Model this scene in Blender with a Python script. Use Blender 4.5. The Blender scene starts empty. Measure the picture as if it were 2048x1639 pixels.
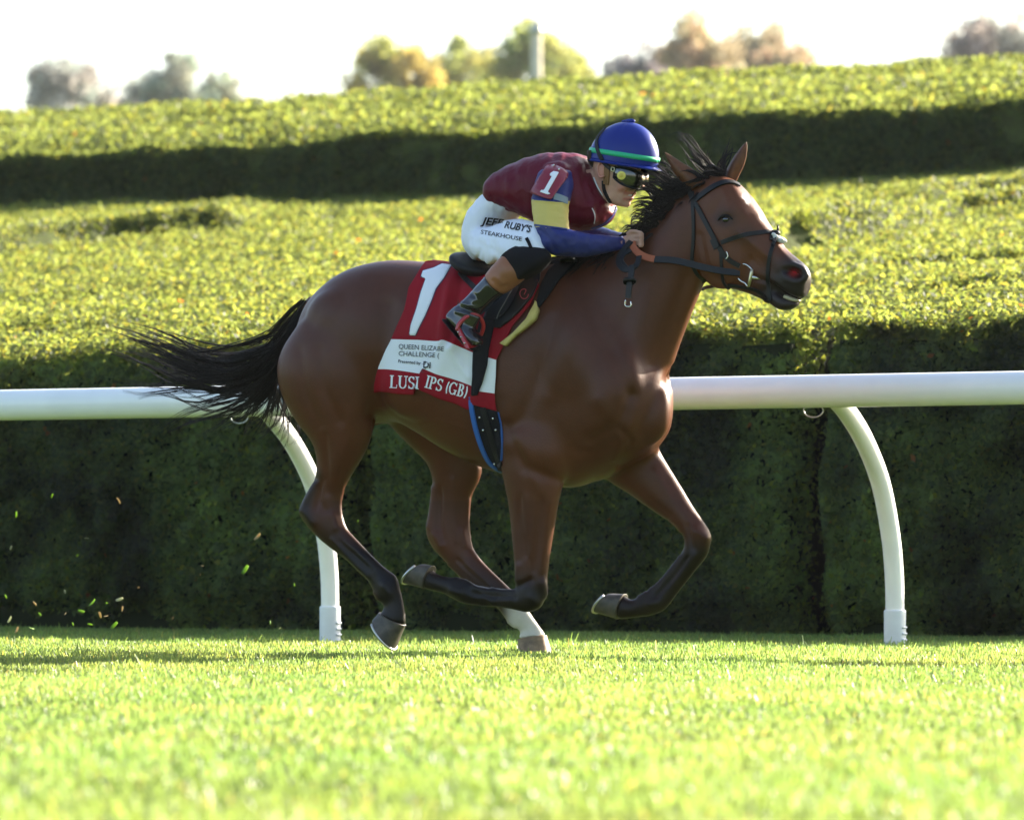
import bpy, bmesh, math, random
import numpy as np
from mathutils import Vector, Matrix
from mathutils.bvhtree import BVHTree

random.seed(7)
RNG = np.random.default_rng(7)
SC = bpy.context.scene
COL = SC.collection

# ------------------------------------------------------------------ camera
CAM_H, CAM_D = 0.5, 22.0
F_PX = 10780.0                      # focal length in pixels of a 2048 px wide picture
PITCH = math.atan((1072 - 819.5) / F_PX)
cam_d = bpy.data.cameras.new('camera')
cam_d.sensor_width = 36.0
cam_d.lens = 36.0 * F_PX / 2048.0
cam_d.clip_start = 0.5
cam_d.clip_end = 6000.0
cam_d.dof.use_dof = True
cam_d.dof.focus_distance = 21.75
cam_d.dof.aperture_fstop = 4.5
cam = bpy.data.objects.new('camera', cam_d)
COL.objects.link(cam)
cam.location = (0.0, -CAM_D, CAM_H)
cam.rotation_euler = (math.pi / 2 + PITCH, 0, 0)
SC.camera = cam

# ------------------------------------------------------------------ light
SUN_EL, SUN_AZ = math.radians(23.0), math.radians(55.0)   # azimuth: right of straight behind the horse
SUN_DIR = np.array([math.sin(SUN_AZ) * math.cos(SUN_EL), math.cos(SUN_AZ) * math.cos(SUN_EL), math.sin(SUN_EL)])
world = bpy.data.worlds.new('World')
SC.world = world
world.use_nodes = True
wn = world.node_tree
wn.nodes.clear()
sky = wn.nodes.new('ShaderNodeTexSky')
sky.sky_type = 'NISHITA'
sky.sun_disc = False
sky.sun_elevation = SUN_EL
sky.sun_rotation = SUN_AZ          # rotation is measured clockwise from +Y
sky.air_density = 1.0
sky.dust_density = 2.0
sky.ozone_density = 1.0
bg = wn.nodes.new('ShaderNodeBackground')
bg.inputs['Strength'].default_value = 0.09
wo = wn.nodes.new('ShaderNodeOutputWorld')
wn.links.new(sky.outputs[0], bg.inputs[0])
wn.links.new(bg.outputs[0], wo.inputs[0])
sun_d = bpy.data.lights.new('sun', 'SUN')
sun_d.energy = 5.0
sun_d.angle = math.radians(0.53)
sun_d.color = (1.0, 0.9, 0.74)
sun = bpy.data.objects.new('sun', sun_d)
COL.objects.link(sun)
sun.rotation_euler = Vector(-SUN_DIR).to_track_quat('-Z', 'Y').to_euler()
sun.location = (10, 20, 15)

vs = SC.view_settings
vs.view_transform = 'Standard'
vs.look = 'None'
vs.exposure = 2.1
vs.gamma = 1.0
SC.render.engine = 'CYCLES'
SC.cycles.use_denoising = True
SC.cycles.max_bounces = 8
SC.cycles.transparent_max_bounces = 8
SC.cycles.sample_clamp_indirect = 10.0
# ------------------------------------------------------------------ projection between photograph and place
CAM_POS = np.array([0.0, -CAM_D, CAM_H])
C_F = np.array([0.0, math.cos(PITCH), math.sin(PITCH)])
C_U = np.array([0.0, -math.sin(PITCH), math.cos(PITCH)])
C_R = np.array([1.0, 0.0, 0.0])

def ray(px, py):
    return C_F + C_R * ((px - 1024.0) / F_PX) - C_U * ((py - 819.5) / F_PX)

def project(pts):
    d = np.asarray(pts, float) - CAM_POS
    w = d @ C_F
    return np.stack([1024 + F_PX * (d @ C_R) / w, 819.5 - F_PX * (d @ C_U) / w], 1)

def on_ground(px, py, z=0.0):
    r = ray(px, py)
    return CAM_POS + r * ((z - CAM_POS[2]) / r[2])

YAW = math.radians(27.0)
HEAD = np.array([math.cos(YAW), -math.sin(YAW), 0.0])      # running direction
LAT = np.array([math.sin(YAW), math.cos(YAW), 0.0])        # away from the camera, across the horse
UP = np.array([0.0, 0.0, 1.0])

def P(px, py, v=0.0):
    """point of the vertical plane parallel to the horse's mid plane, v metres across"""
    r = ray(px, py)
    t = (v - CAM_POS @ LAT) / (r @ LAT)
    return CAM_POS + r * t

def mirror(pts):
    pts = np.asarray(pts, float)
    return pts - 2.0 * np.outer(pts @ LAT, LAT)

# ------------------------------------------------------------------ objects
def link_mesh(name, me, mat=None, parent=None):
    o = bpy.data.objects.new(name, me)
    COL.objects.link(o)
    if mat is not None:
        for m in (mat if isinstance(mat, (list, tuple)) else [mat]):
            me.materials.append(m)
    if parent is not None:
        o.parent = parent
        o.matrix_parent_inverse = Matrix.Identity(4)
        if parent.type == 'EMPTY':
            o.matrix_parent_inverse = parent.matrix_basis.inverted()
    return o

def mesh_from(name, verts, faces, mat=None, parent=None, smooth=True):
    me = bpy.data.meshes.new(name)
    me.from_pydata([tuple(map(float, v)) for v in verts], [], [tuple(int(i) for i in f) for f in faces])
    if smooth:
        me.polygons.foreach_set('use_smooth', np.ones(len(me.polygons), bool))
    me.update()
    return link_mesh(name, me, mat, parent)

def fast_mesh(name, verts, loops, nper, mat=None, parent=None, smooth=False, col=None):
    """verts (n,3), loops flat index array, every face with nper corners"""
    me = bpy.data.meshes.new(name)
    nf = len(loops) // nper
    me.vertices.add(len(verts))
    me.vertices.foreach_set('co', np.asarray(verts, np.float32).ravel())
    me.loops.add(len(loops))
    me.loops.foreach_set('vertex_index', np.asarray(loops, np.int32))
    me.polygons.add(nf)
    me.polygons.foreach_set('loop_start', np.arange(0, nf * nper, nper, dtype=np.int32))
    try:
        me.polygons.foreach_set('loop_total', np.full(nf, nper, np.int32))
    except Exception:
        pass
    if smooth:
        me.polygons.foreach_set('use_smooth', np.ones(nf, bool))
    if col is not None:
        a = me.color_attributes.new('tint', 'FLOAT_COLOR', 'POINT')
        c = np.ones((len(verts), 4), np.float32)
        c[:, :3] = col
        a.data.foreach_set('color', c.ravel())
    me.update()
    me.validate()
    return link_mesh(name, me, mat, parent)

def thing(name, label, cat, loc=(0, 0, 0), group=None):
    o = bpy.data.objects.new(name, None)
    COL.objects.link(o)
    o.empty_display_size = 0.1
    o.location = tuple(float(c) for c in loc)
    bpy.context.view_layer.update()
    return tag(o, label, cat, group)

def tag(o, label=None, cat=None, group=None, kind=None):
    if label: o['label'] = label
    if cat: o['category'] = cat
    if group: o['group'] = group
    if kind: o['kind'] = kind
    return o

# ------------------------------------------------------------------ curves and lofts
def catmull(pts, n):
    """resample rows of pts by a centripetal-ish Catmull-Rom, n samples per span"""
    p = np.asarray(pts, float)
    if len(p) == 2:
        t = np.linspace(0, 1, n + 1)[:, None]
        return p[0] * (1 - t) + p[1] * t
    q = np.vstack([2 * p[0] - p[1], p, 2 * p[-1] - p[-2]])
    out = []
    t = np.linspace(0, 1, n, endpoint=False)[:, None]
    for i in range(len(p) - 1):
        a, b, c, d = q[i], q[i + 1], q[i + 2], q[i + 3]
        out.append(0.5 * ((2 * b) + (-a + c) * t + (2 * a - 5 * b + 4 * c - d) * t ** 2 + (-a + 3 * b - 3 * c + d) * t ** 3))
    out.append(p[-1:])
    return np.vstack(out)

def resample(pts, n):
    p = np.asarray(pts, float)
    s = np.r_[0, np.cumsum(np.linalg.norm(np.diff(p, axis=0), axis=1))]
    t = np.linspace(0, s[-1], n)
    return np.stack([np.interp(t, s, p[:, k]) for k in range(p.shape[1])], 1)

def loft_geo(stations, spans=5, ring=28, inflate=0.0, ex=2.0):
    """stations: (front px, back px, v, halfwidth[, exponent]) -> closed tube geometry"""
    rows = []
    for st in stations:
        f, b, v, w = st[:4]
        e = st[4] if len(st) > 4 else ex
        a, c = P(*f, v), P(*b, v)
        rows.append(np.r_[a, c, w, e])
    rows = catmull(rows, spans)
    verts, faces = [], []
    th = np.linspace(0, 2 * np.pi, ring, endpoint=False)
    for r in rows:
        ce, h = (r[:3] + r[3:6]) / 2, (r[:3] - r[3:6]) / 2
        L = np.linalg.norm(h)
        h = h * (L + inflate) / max(L, 1e-6)
        w, e = max(r[6] + inflate, 0.002), max(r[7], 1.2)
        c, s = np.cos(th), np.sin(th)
        cc = np.sign(c) * np.abs(c) ** (2 / e)
        ss = np.sign(s) * np.abs(s) ** (2 / e)
        verts.append(ce + np.outer(cc, h) + np.outer(ss, LAT * w))
    n = len(verts)
    V = np.vstack(verts)
    for i in range(n - 1):
        for k in range(ring):
            k2 = (k + 1) % ring
            faces.append((i * ring + k, i * ring + k2, (i + 1) * ring + k2, (i + 1) * ring + k))
    faces.append(tuple(range(ring))[::-1])
    faces.append(tuple((n - 1) * ring + k for k in range(ring)))
    return V, faces

def ellipsoid_geo(c, ax, n=20, m=12):
    """c centre, ax = three half-axis vectors"""
    V, F = [], []
    ax = [np.asarray(a, float) for a in ax]
    for i in range(m + 1):
        t = math.pi * i / m
        for k in range(n):
            f = 2 * math.pi * k / n
            V.append(np.asarray(c) + ax[0] * math.sin(t) * math.cos(f) + ax[1] * math.sin(t) * math.sin(f) + ax[2] * math.cos(t))
    for i in range(m):
        for k in range(n):
            k2 = (k + 1) % n
            F.append((i * n + k, (i + 1) * n + k, (i + 1) * n + k2, i * n + k2))
    return np.array(V), F

def tube_geo(path, rad, ring=10, caps=True, flat=None):
    """tube along path (n,3); rad scalar or per-point; flat=(normal hint, ratio) squashes it"""
    p = np.asarray(path, float)
    n = len(p)
    r = np.broadcast_to(np.asarray(rad, float), (n,))
    t = np.gradient(p, axis=0)
    t /= np.linalg.norm(t, axis=1)[:, None] + 1e-12
    up = np.array([0.3, 0.5, 0.81]) if abs(t[0][2]) < 0.9 else np.array([1.0, 0.2, 0.0])
    a = np.cross(t[0], up); a /= np.linalg.norm(a)
    V, F = [], []
    th = np.linspace(0, 2 * np.pi, ring, endpoint=False)
    for i in range(n):
        a = a - t[i] * (a @ t[i]); a /= np.linalg.norm(a) + 1e-12
        b = np.cross(t[i], a)
        V.append(p[i] + r[i] * (np.outer(np.cos(th), a) + np.outer(np.sin(th), b)))
    V = np.vstack(V)
    for i in range(n - 1):
        for k in range(ring):
            k2 = (k + 1) % ring
            F.append((i * ring + k, i * ring + k2, (i + 1) * ring + k2, (i + 1) * ring + k))
    if caps:
        F.append(tuple(range(ring))[::-1]); F.append(tuple((n - 1) * ring + k for k in range(ring)))
    return V, F

def join_geo(gs):
    V, F, o = [], [], 0
    for v, f in gs:
        V.append(v); F += [tuple(i + o for i in q) for q in f]; o += len(v)
    return np.vstack(V), F

def ribbon_geo(path, normals, width, thick):
    """flat strap: path (n,3), surface normals, width may vary"""
    p = np.asarray(path, float); nn = np.asarray(normals, float)
    n = len(p)
    w = np.broadcast_to(np.asarray(width, float), (n,))
    t = np.gradient(p, axis=0); t /= np.linalg.norm(t, axis=1)[:, None] + 1e-12
    V, F = [], []
    for i in range(n):
        m = nn[i] / (np.linalg.norm(nn[i]) + 1e-12)
        s = np.cross(t[i], m); s /= np.linalg.norm(s) + 1e-12
        m = np.cross(s, t[i])
        c, q = p[i], w[i] / 2
        V += [c - s * q - m * thick * .5, c - s * q * .9 + m * thick * .5, c + s * q * .9 + m * thick * .5, c + s * q - m * thick * .5]
    for i in range(n - 1):
        a, b = i * 4, i * 4 + 4
        for k in range(4):
            k2 = (k + 1) % 4
            F.append((a + k, a + k2, b + k2, b + k))
    F.append((3, 2, 1, 0)); e = (n - 1) * 4; F.append((e, e + 1, e + 2, e + 3))
    return np.array(V), F

# ------------------------------------------------------------------ voxel union of lofts into one skin
def fuse(name, geos, voxel, smooth_it=6):
    V, F = join_geo(geos)
    me = bpy.data.meshes.new(name + '_src')
    me.from_pydata([tuple(map(float, v)) for v in V], [], F)
    bm = bmesh.new(); bm.from_mesh(me)
    bmesh.ops.recalc_face_normals(bm, faces=bm.faces)
    bm.to_mesh(me); bm.free()
    o = bpy.data.objects.new(name + '_src', me)
    COL.objects.link(o)
    m = o.modifiers.new('r', 'REMESH')
    m.mode = 'VOXEL'; m.voxel_size = voxel; m.adaptivity = 0.0
    dg = bpy.context.evaluated_depsgraph_get()
    out = bpy.data.meshes.new_from_object(o.evaluated_get(dg))
    bpy.data.objects.remove(o); bpy.data.meshes.remove(me)
    out.name = name
    co = np.empty(len(out.vertices) * 3, np.float32); out.vertices.foreach_get('co', co)
    co = co.reshape(-1, 3).astype(float)
    ed = np.empty(len(out.edges) * 2, np.int32); out.edges.foreach_get('vertices', ed)
    return out, co, ed.reshape(-1, 2)

def laplace(co, ed, it, weight=0.5, mask=None, taubin=True):
    n = len(co)
    deg = np.bincount(ed.ravel(), minlength=n).astype(float)[:, None]
    deg[deg == 0] = 1
    mk = 1.0 if mask is None else mask[:, None]
    for k in range(it):
        for w in ((weight, -weight * 1.02) if taubin else (weight,)):
            s = np.zeros_like(co)
            for d in range(3):
                s[:, d] = np.bincount(ed[:, 0], co[ed[:, 1], d], n) + np.bincount(ed[:, 1], co[ed[:, 0], d], n)
            co = co + mk * w * (s / deg - co)
    return co

def put_co(me, co, smooth=True):
    me.vertices.foreach_set('co', co.astype(np.float32).ravel())
    if smooth:
        me.polygons.foreach_set('use_smooth', np.ones(len(me.polygons), bool))
    me.update()

def normals_of(me):
    a = np.empty(len(me.vertices) * 3, np.float32)
    me.vertices.foreach_get('normal', a)
    return a.reshape(-1, 3).astype(float)

def set_tint(me, col):
    a = me.color_attributes.new('tint', 'FLOAT_COLOR', 'POINT')
    c = np.ones((len(me.vertices), 4), np.float32); c[:, :col.shape[1]] = col
    a.data.foreach_set('color', c.ravel())

def poly_dist(p, poly):
    """distance of points p (n,2) to a polyline"""
    poly = np.asarray(poly, float)
    d = np.full(len(p), 1e9)
    for a, b in zip(poly[:-1], poly[1:]):
        ab = b - a
        t = np.clip(((p - a) @ ab) / (ab @ ab + 1e-9), 0, 1)
        d = np.minimum(d, np.linalg.norm(p - (a + t[:, None] * ab), axis=1))
    return d

def in_poly(p, poly):
    poly = np.asarray(poly, float); x, y = p[:, 0], p[:, 1]
    c = np.zeros(len(p), bool); j = len(poly) - 1
    for i in range(len(poly)):
        xi, yi = poly[i]; xj, yj = poly[j]
        c ^= ((yi > y) != (yj > y)) & (x < (xj - xi) * (y - yi) / (yj - yi + 1e-12) + xi)
        j = i
    return c

def bvh_of(*objs):
    V, F, o = [], [], 0
    for ob in objs:
        me = ob.data
        V += [ob.matrix_basis @ v.co if ob.parent is None else v.co.copy() for v in me.vertices]
        F += [[i + o for i in p.vertices] for p in me.polygons]; o += len(me.vertices)
    return BVHTree.FromPolygons(V, F)

def cast(bvh, px, py, fallback=None):
    r = Vector(ray(px, py)).normalized()
    h = bvh.ray_cast(Vector(CAM_POS), r)
    if h[0] is None:
        if fallback is None:
            return None
        p = Vector(fallback)
        q = bvh.find_nearest(p)
        return np.array(q[0]), np.array(q[1])
    n = np.array(h[1])
    if n @ np.array(r) > 0: n = -n
    return np.array(h[0]), n

# ------------------------------------------------------------------ materials
def mat(name, color, rough=0.6, spec=0.4, metal=0.0, bump=None, vary=None, tint=False, sheen=0.0, coat=0.0, translucent=0.0, tcol=None, aniso=0.0):
    m = bpy.data.materials.new(name); m.use_nodes = True
    nt = m.node_tree; b = nt.nodes['Principled BSDF']
    b.inputs['Base Color'].default_value = (*color, 1)
    b.inputs['Roughness'].default_value = rough
    b.inputs['Specular IOR Level'].default_value = spec
    b.inputs['Metallic'].default_value = metal
    if sheen: b.inputs['Sheen Weight'].default_value = sheen
    if coat:
        b.inputs['Coat Weight'].default_value = coat; b.inputs['Coat Roughness'].default_value = 0.08
    src = None
    tc = nt.nodes.new('ShaderNodeTexCoord')
    if tint:
        at = nt.nodes.new('ShaderNodeAttribute'); at.attribute_name = 'tint'
        src = at.outputs['Color']
        mx = nt.nodes.new('ShaderNodeMix'); mx.data_type = 'RGBA'; mx.blend_type = 'MULTIPLY'
        mx.inputs['Factor'].default_value = 1.0
        mx.inputs[6].default_value = (*color, 1); nt.links.new(src, mx.inputs[7]); src = mx.outputs[2]
    if vary:
        sc, amt = vary
        nz = nt.nodes.new('ShaderNodeTexNoise'); nz.inputs['Scale'].default_value = sc; nz.inputs['Detail'].default_value = 6
        nt.links.new(tc.outputs['Object'], nz.inputs['Vector'])
        mr = nt.nodes.new('ShaderNodeMapRange'); mr.inputs['From Min'].default_value = .3; mr.inputs['From Max'].default_value = .7
        mr.inputs['To Min'].default_value = 1 - amt; mr.inputs['To Max'].default_value = 1 + amt
        nt.links.new(nz.outputs[0], mr.inputs[0])
        mx = nt.nodes.new('ShaderNodeMix'); mx.data_type = 'RGBA'; mx.blend_type = 'MULTIPLY'; mx.inputs['Factor'].default_value = 1
        if src is None: mx.inputs[6].default_value = (*color, 1)
        else: nt.links.new(src, mx.inputs[6])
        nt.links.new(mr.outputs[0], mx.inputs[7]); src = mx.outputs[2]
    if src is not None: nt.links.new(src, b.inputs['Base Color'])
    if bump:
        sc, st = bump[:2]
        nz = nt.nodes.new('ShaderNodeTexNoise'); nz.inputs['Scale'].default_value = sc; nz.inputs['Detail'].default_value = 4
        nt.links.new(tc.outputs['Object'], nz.inputs['Vector'])
        bp = nt.nodes.new('ShaderNodeBump'); bp.inputs['Strength'].default_value = st
        bp.inputs['Distance'].default_value = bump[2] if len(bump) > 2 else 0.01
        nt.links.new(nz.outputs[0], bp.inputs['Height']); nt.links.new(bp.outputs[0], b.inputs['Normal'])
    if translucent:
        out = nt.nodes['Material Output']
        tr = nt.nodes.new('ShaderNodeBsdfTranslucent')
        if src is not None and tcol is not None:
            mx = nt.nodes.new('ShaderNodeMix'); mx.data_type = 'RGBA'; mx.blend_type = 'MULTIPLY'; mx.inputs['Factor'].default_value = 1
            mx.inputs[6].default_value = (*tcol, 1)
            nt.links.new(at.outputs['Color'] if tint else src, mx.inputs[7]); nt.links.new(mx.outputs[2], tr.inputs[0])
        elif tcol is not None: tr.inputs[0].default_value = (*tcol, 1)
        elif src is not None: nt.links.new(src, tr.inputs[0])
        ms = nt.nodes.new('ShaderNodeMixShader'); ms.inputs[0].default_value = translucent
        nt.links.new(b.outputs[0], ms.inputs[1]); nt.links.new(tr.outputs[0], ms.inputs[2]); nt.links.new(ms.outputs[0], out.inputs[0])
    return m

def smoothstep(a, b, x):
    t = np.clip((x - a) / (b - a), 0, 1)
    return t * t * (3 - 2 * t)
# ------------------------------------------------------------------ frame of the course: R along the rail, N away from the camera
RA = math.radians(26.0)
RR = np.array([math.cos(RA), -math.sin(RA), 0.0])
NN = np.array([math.sin(RA), math.cos(RA), 0.0])
T_H = np.array([0.0, 5.75, 0.0]) @ NN                 # hedge front

def course(s, t, z=0.0):
    return np.outer(np.atleast_1d(s), RR) + np.outer(np.atleast_1d(t), NN) + np.outer(np.broadcast_to(z, np.atleast_1d(s).shape), UP)

def on_t(px, py, t):
    r = ray(px, py)
    return CAM_POS + r * ((t - CAM_POS @ NN) / (r @ NN))

_LAT = {}
def vnoise(x, y, seed=0):
    if seed not in _LAT:
        _LAT[seed] = np.random.default_rng(1000 + seed).random((256, 256))
    g = _LAT[seed]
    xi, yi = np.floor(x).astype(int), np.floor(y).astype(int)
    fx, fy = x - xi, y - yi
    fx, fy = fx * fx * (3 - 2 * fx), fy * fy * (3 - 2 * fy)
    a = g[xi % 256, yi % 256]; b = g[(xi + 1) % 256, yi % 256]; c = g[xi % 256, (yi + 1) % 256]; d = g[(xi + 1) % 256, (yi + 1) % 256]
    return (a * (1 - fx) + b * fx) * (1 - fy) + (c * (1 - fx) + d * fx) * fy - 0.5

def fbm(x, y, seed=0, o=3):
    return sum(vnoise(x * 2 ** k, y * 2 ** k, seed + k) / 2 ** k for k in range(o))

# hedge bank heights -------------------------------------------------
Z_FRONT, D2 = 1.47, 48.0
T_2 = 18.6                                            # second hedge front, metres behind the first
Z_2 = CAM_H + (1072 - 378) / F_PX * D2
_steps = [   # traced step lines on the bank: (px polyline, step height, fall-off behind)
    ([(-250, 545), (40, 497), (200, 476), (420, 459), (520, 448)], 0.16, 3.2),
    ([(-100, 690), (239, 640), (444, 602), (523, 585), (666, 554), (860, 500)], 0.035, 1.8),
    ([(1250, 640), (1560, 505), (1640, 492), (1760, 468), (1900, 436), (2060, 418), (2300, 380)], 0.17, 2.6),
    ([(1780, 430), (1900, 408), (1960, 398), (2060, 388), (2300, 360)], 0.15, 2.4),
    ([(1700, 640), (1800, 612), (1950, 598), (2100, 585)], 0.03, 1.3),
    ([(-300, 430), (100, 408), (500, 395)], 0.05, 1.5),
    ([(1450, 640), (1700, 560), (1900, 530), (2100, 515)], 0.03, 1.2)]

def bank_base(t):
    return Z_FRONT + (Z_2 - Z_FRONT) * np.clip(t, 0, 40) / T_2

_lines = []
for pl, h, fo in _steps:
    q = []
    for (x, y) in catmull(pl, 6):
        # march the view ray to the bank
        r = ray(x, y)
        ts = np.linspace(26, 60, 1200)
        pp = CAM_POS + np.outer(ts, r)
        tt = pp @ NN - T_H
        k = np.argmax(pp[:, 2] < bank_base(tt) - 1e-6) if False else np.argmin(np.abs(pp[:, 2] - bank_base(tt)) + (tt < 0) * 9)
        q.append((pp[k][0], pp[k][1]))
    q = np.array(q); q = q[np.argsort(q[:, 0])]
    _lines.append((q, h, fo))

def line_y(x, q):
    return np.interp(x, q[:, 0], q[:, 1]) + 0.25 * vnoise(x * 1.9, x * 0, 31) + 0.12 * vnoise(x * 6, x * 0, 33)

def bank_z(s, t):
    z = bank_base(t) + (0.0216 * (s + 5.3) + 0.01) * np.exp(-t / 5.0) + 0.05 * fbm(s * .9, t * .9, 3) + 0.03 * fbm(s * 3.1, t * 3.1, 7, 2)
    w = np.outer(s, RR) + np.outer(t + T_H, NN)
    x, y = w[:, 0], w[:, 1]
    for q, h, fo in _lines:
        yl = line_y(x, q)
        L = q[-1, 0] - q[0, 0]
        amp = h * smoothstep(q[0, 0], q[0, 0] + .15 * L, x) * (1 - smoothstep(q[-1, 0] - .15 * L, q[-1, 0], x)) * (0.45 + 1.3 * np.clip(vnoise(x * 1.3, x * 0 + h * 50, 17) + .4, 0, 1))
        dd = y - yl
        z = z + amp * smoothstep(-0.03, 0.05, dd) * np.exp(-np.clip(dd, 0, None) / fo) - 0.15 * amp * np.exp(-((dd + 0.15) / 0.15) ** 2)
    return z

# materials ----------------------------------------------------------
M_LEAF = mat('yew_leaf', (0.029, 0.052, 0.013), rough=0.55, spec=0.3, tint=True, translucent=0.5, tcol=(0.34, 0.40, 0.085))
M_CORE = mat('hedge_twig', (0.010, 0.015, 0.006), rough=0.9, spec=0.1)
M_CORE_T = mat('hedge_inner_green', (0.045, 0.058, 0.014), rough=0.9, spec=0.1, vary=(14, .4))
M_GRASS = mat('grass_blade', (0.085, 0.14, 0.030), rough=0.42, spec=0.5, tint=True, translucent=0.5, tcol=(0.335, 0.455, 0.115))
M_TURF = mat('turf', (0.05, 0.085, 0.014), rough=0.9, spec=0.1, vary=(5.0, 0.35), bump=(60, 0.6, 0.02))
M_RAIL = mat('white_rail_paint', (0.88, 0.88, 0.86), rough=0.28, spec=0.5, vary=(9.0, 0.03))
M_BARK = mat('bark', (0.10, 0.08, 0.06), rough=0.9, vary=(8.0, 0.3), bump=(30, 0.5, 0.03))

# ground: one sheet, flat under the course, rising under the hedges --
def ground_z(t):
    tt = t - T_H
    return np.where(tt < 0.6, 0.0, np.minimum(np.clip(tt - 0.6, 0, None) * 0.115, 2.6)) - 0.25 * smoothstep(0.6, 3, tt)

ax_t = np.r_[np.array([-3000, -800, -200, -60]), np.linspace(-30, 12, 43), np.linspace(14, 60, 24), np.array([90, 150, 250, 400, 800, 1600, 3500])]
ax_s = np.r_[np.array([-3500, -1200, -400, -120, -50]), np.linspace(-24, 24, 49), np.array([50, 120, 400, 1200, 3500])]
S_, T_ = np.meshgrid(ax_s, ax_t)
gv = course(S_.ravel(), T_.ravel(), ground_z(T_.ravel()))
ns, nt_ = len(ax_s), len(ax_t)
gf = [(j * ns + i, j * ns + i + 1, (j + 1) * ns + i + 1, (j + 1) * ns + i) for j in range(nt_ - 1) for i in range(ns - 1)]
tag(mesh_from('ground', gv, gf, M_TURF), kind='structure')

# leaf scatter -------------------------------------------------------
def leaves(pos, nrm, size, spread, rng, aspect=0.5):
    """two-triangle leaf sprigs at pos, loosely turned to nrm"""
    n = len(pos)
    d = nrm + rng.normal(0, spread, (n, 3)); d /= np.linalg.norm(d, axis=1)[:, None]
    q = rng.normal(0, 1, (n, 3)); q -= d * (q * d).sum(1)[:, None]; q /= np.linalg.norm(q, axis=1)[:, None]
    r = np.cross(d, q)
    sz = size * rng.uniform(0.6, 1.35, n)[:, None]
    a = pos - q * sz * .5; b = pos + r * sz * aspect * .5; c = pos + q * sz * .5 + d * sz * .12; e = pos - r * sz * aspect * .5
    V = np.stack([a, b, c, e], 1).reshape(-1, 3)
    return V, np.arange(len(V), dtype=np.int32)

def leaf_tint(n, rng, yellow=0.25, red=0.006, lo=0.55, hi=1.35, pos=None, patch=1.0):
    g = rng.uniform(lo, hi, n)
    t = np.stack([g, g, g], 1)
    yl = rng.random(n) < yellow
    t[yl] *= np.stack([rng.uniform(1.15, 1.5, yl.sum()), rng.uniform(1.05, 1.3, yl.sum()), rng.uniform(.6, 1, yl.sum())], 1)
    rd = rng.random(n) < red
    t[rd] = np.array([3.2, 0.9, 0.7]) * rng.uniform(.5, 1.1, rd.sum())[:, None]
    return np.repeat(t, 4, axis=0)

def grad_normal(f, s, t):
    e = 0.03
    gs = (f(s + e, t) - f(s - e, t)) / (2 * e); gt = (f(s, t + e) - f(s, t - e)) / (2 * e)
    n = -gs[:, None] * RR - gt[:, None] * NN + UP
    return n / np.linalg.norm(n, axis=1)[:, None]

def hedge_core(name, s0, s1, t0, t1, topf, base, parent, ds=0.12, dt=0.15, inset=0.05, mt=None):
    mt = mt or M_CORE
    """closed dark twig body just inside the leaves"""
    ss = np.linspace(s0 + inset, s1 - inset, max(3, int((s1 - s0) / ds)))
    tt = np.linspace(t0 + inset, t1 - inset, max(3, int((t1 - t0) / dt)))
    S, T = np.meshgrid(ss, tt)
    z = topf(S.ravel(), T.ravel()) - inset
    top = course(S.ravel(), T.ravel() + T_H, z)
    bot = course(S.ravel(), T.ravel() + T_H, base)
    a, b = len(ss), len(tt)
    F = []
    o = a * b
    for j in range(b - 1):
        for i in range(a - 1):
            k = j * a + i
            F.append((k, k + 1, k + 1 + a, k + a))
    rim = [i for i in range(a)] + [j * a + a - 1 for j in range(1, b)] + [(b - 1) * a + i for i in range(a - 2, -1, -1)] + [j * a for j in range(b - 2, 0, -1)]
    V = np.vstack([top, bot[rim]])
    m = len(rim)
    for i in range(m):
        i2 = (i + 1) % m
        F.append((rim[i], o + i, o + i2, rim[i2]))
    return mesh_from('twigs', V, F, mt, parent, smooth=False)

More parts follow.
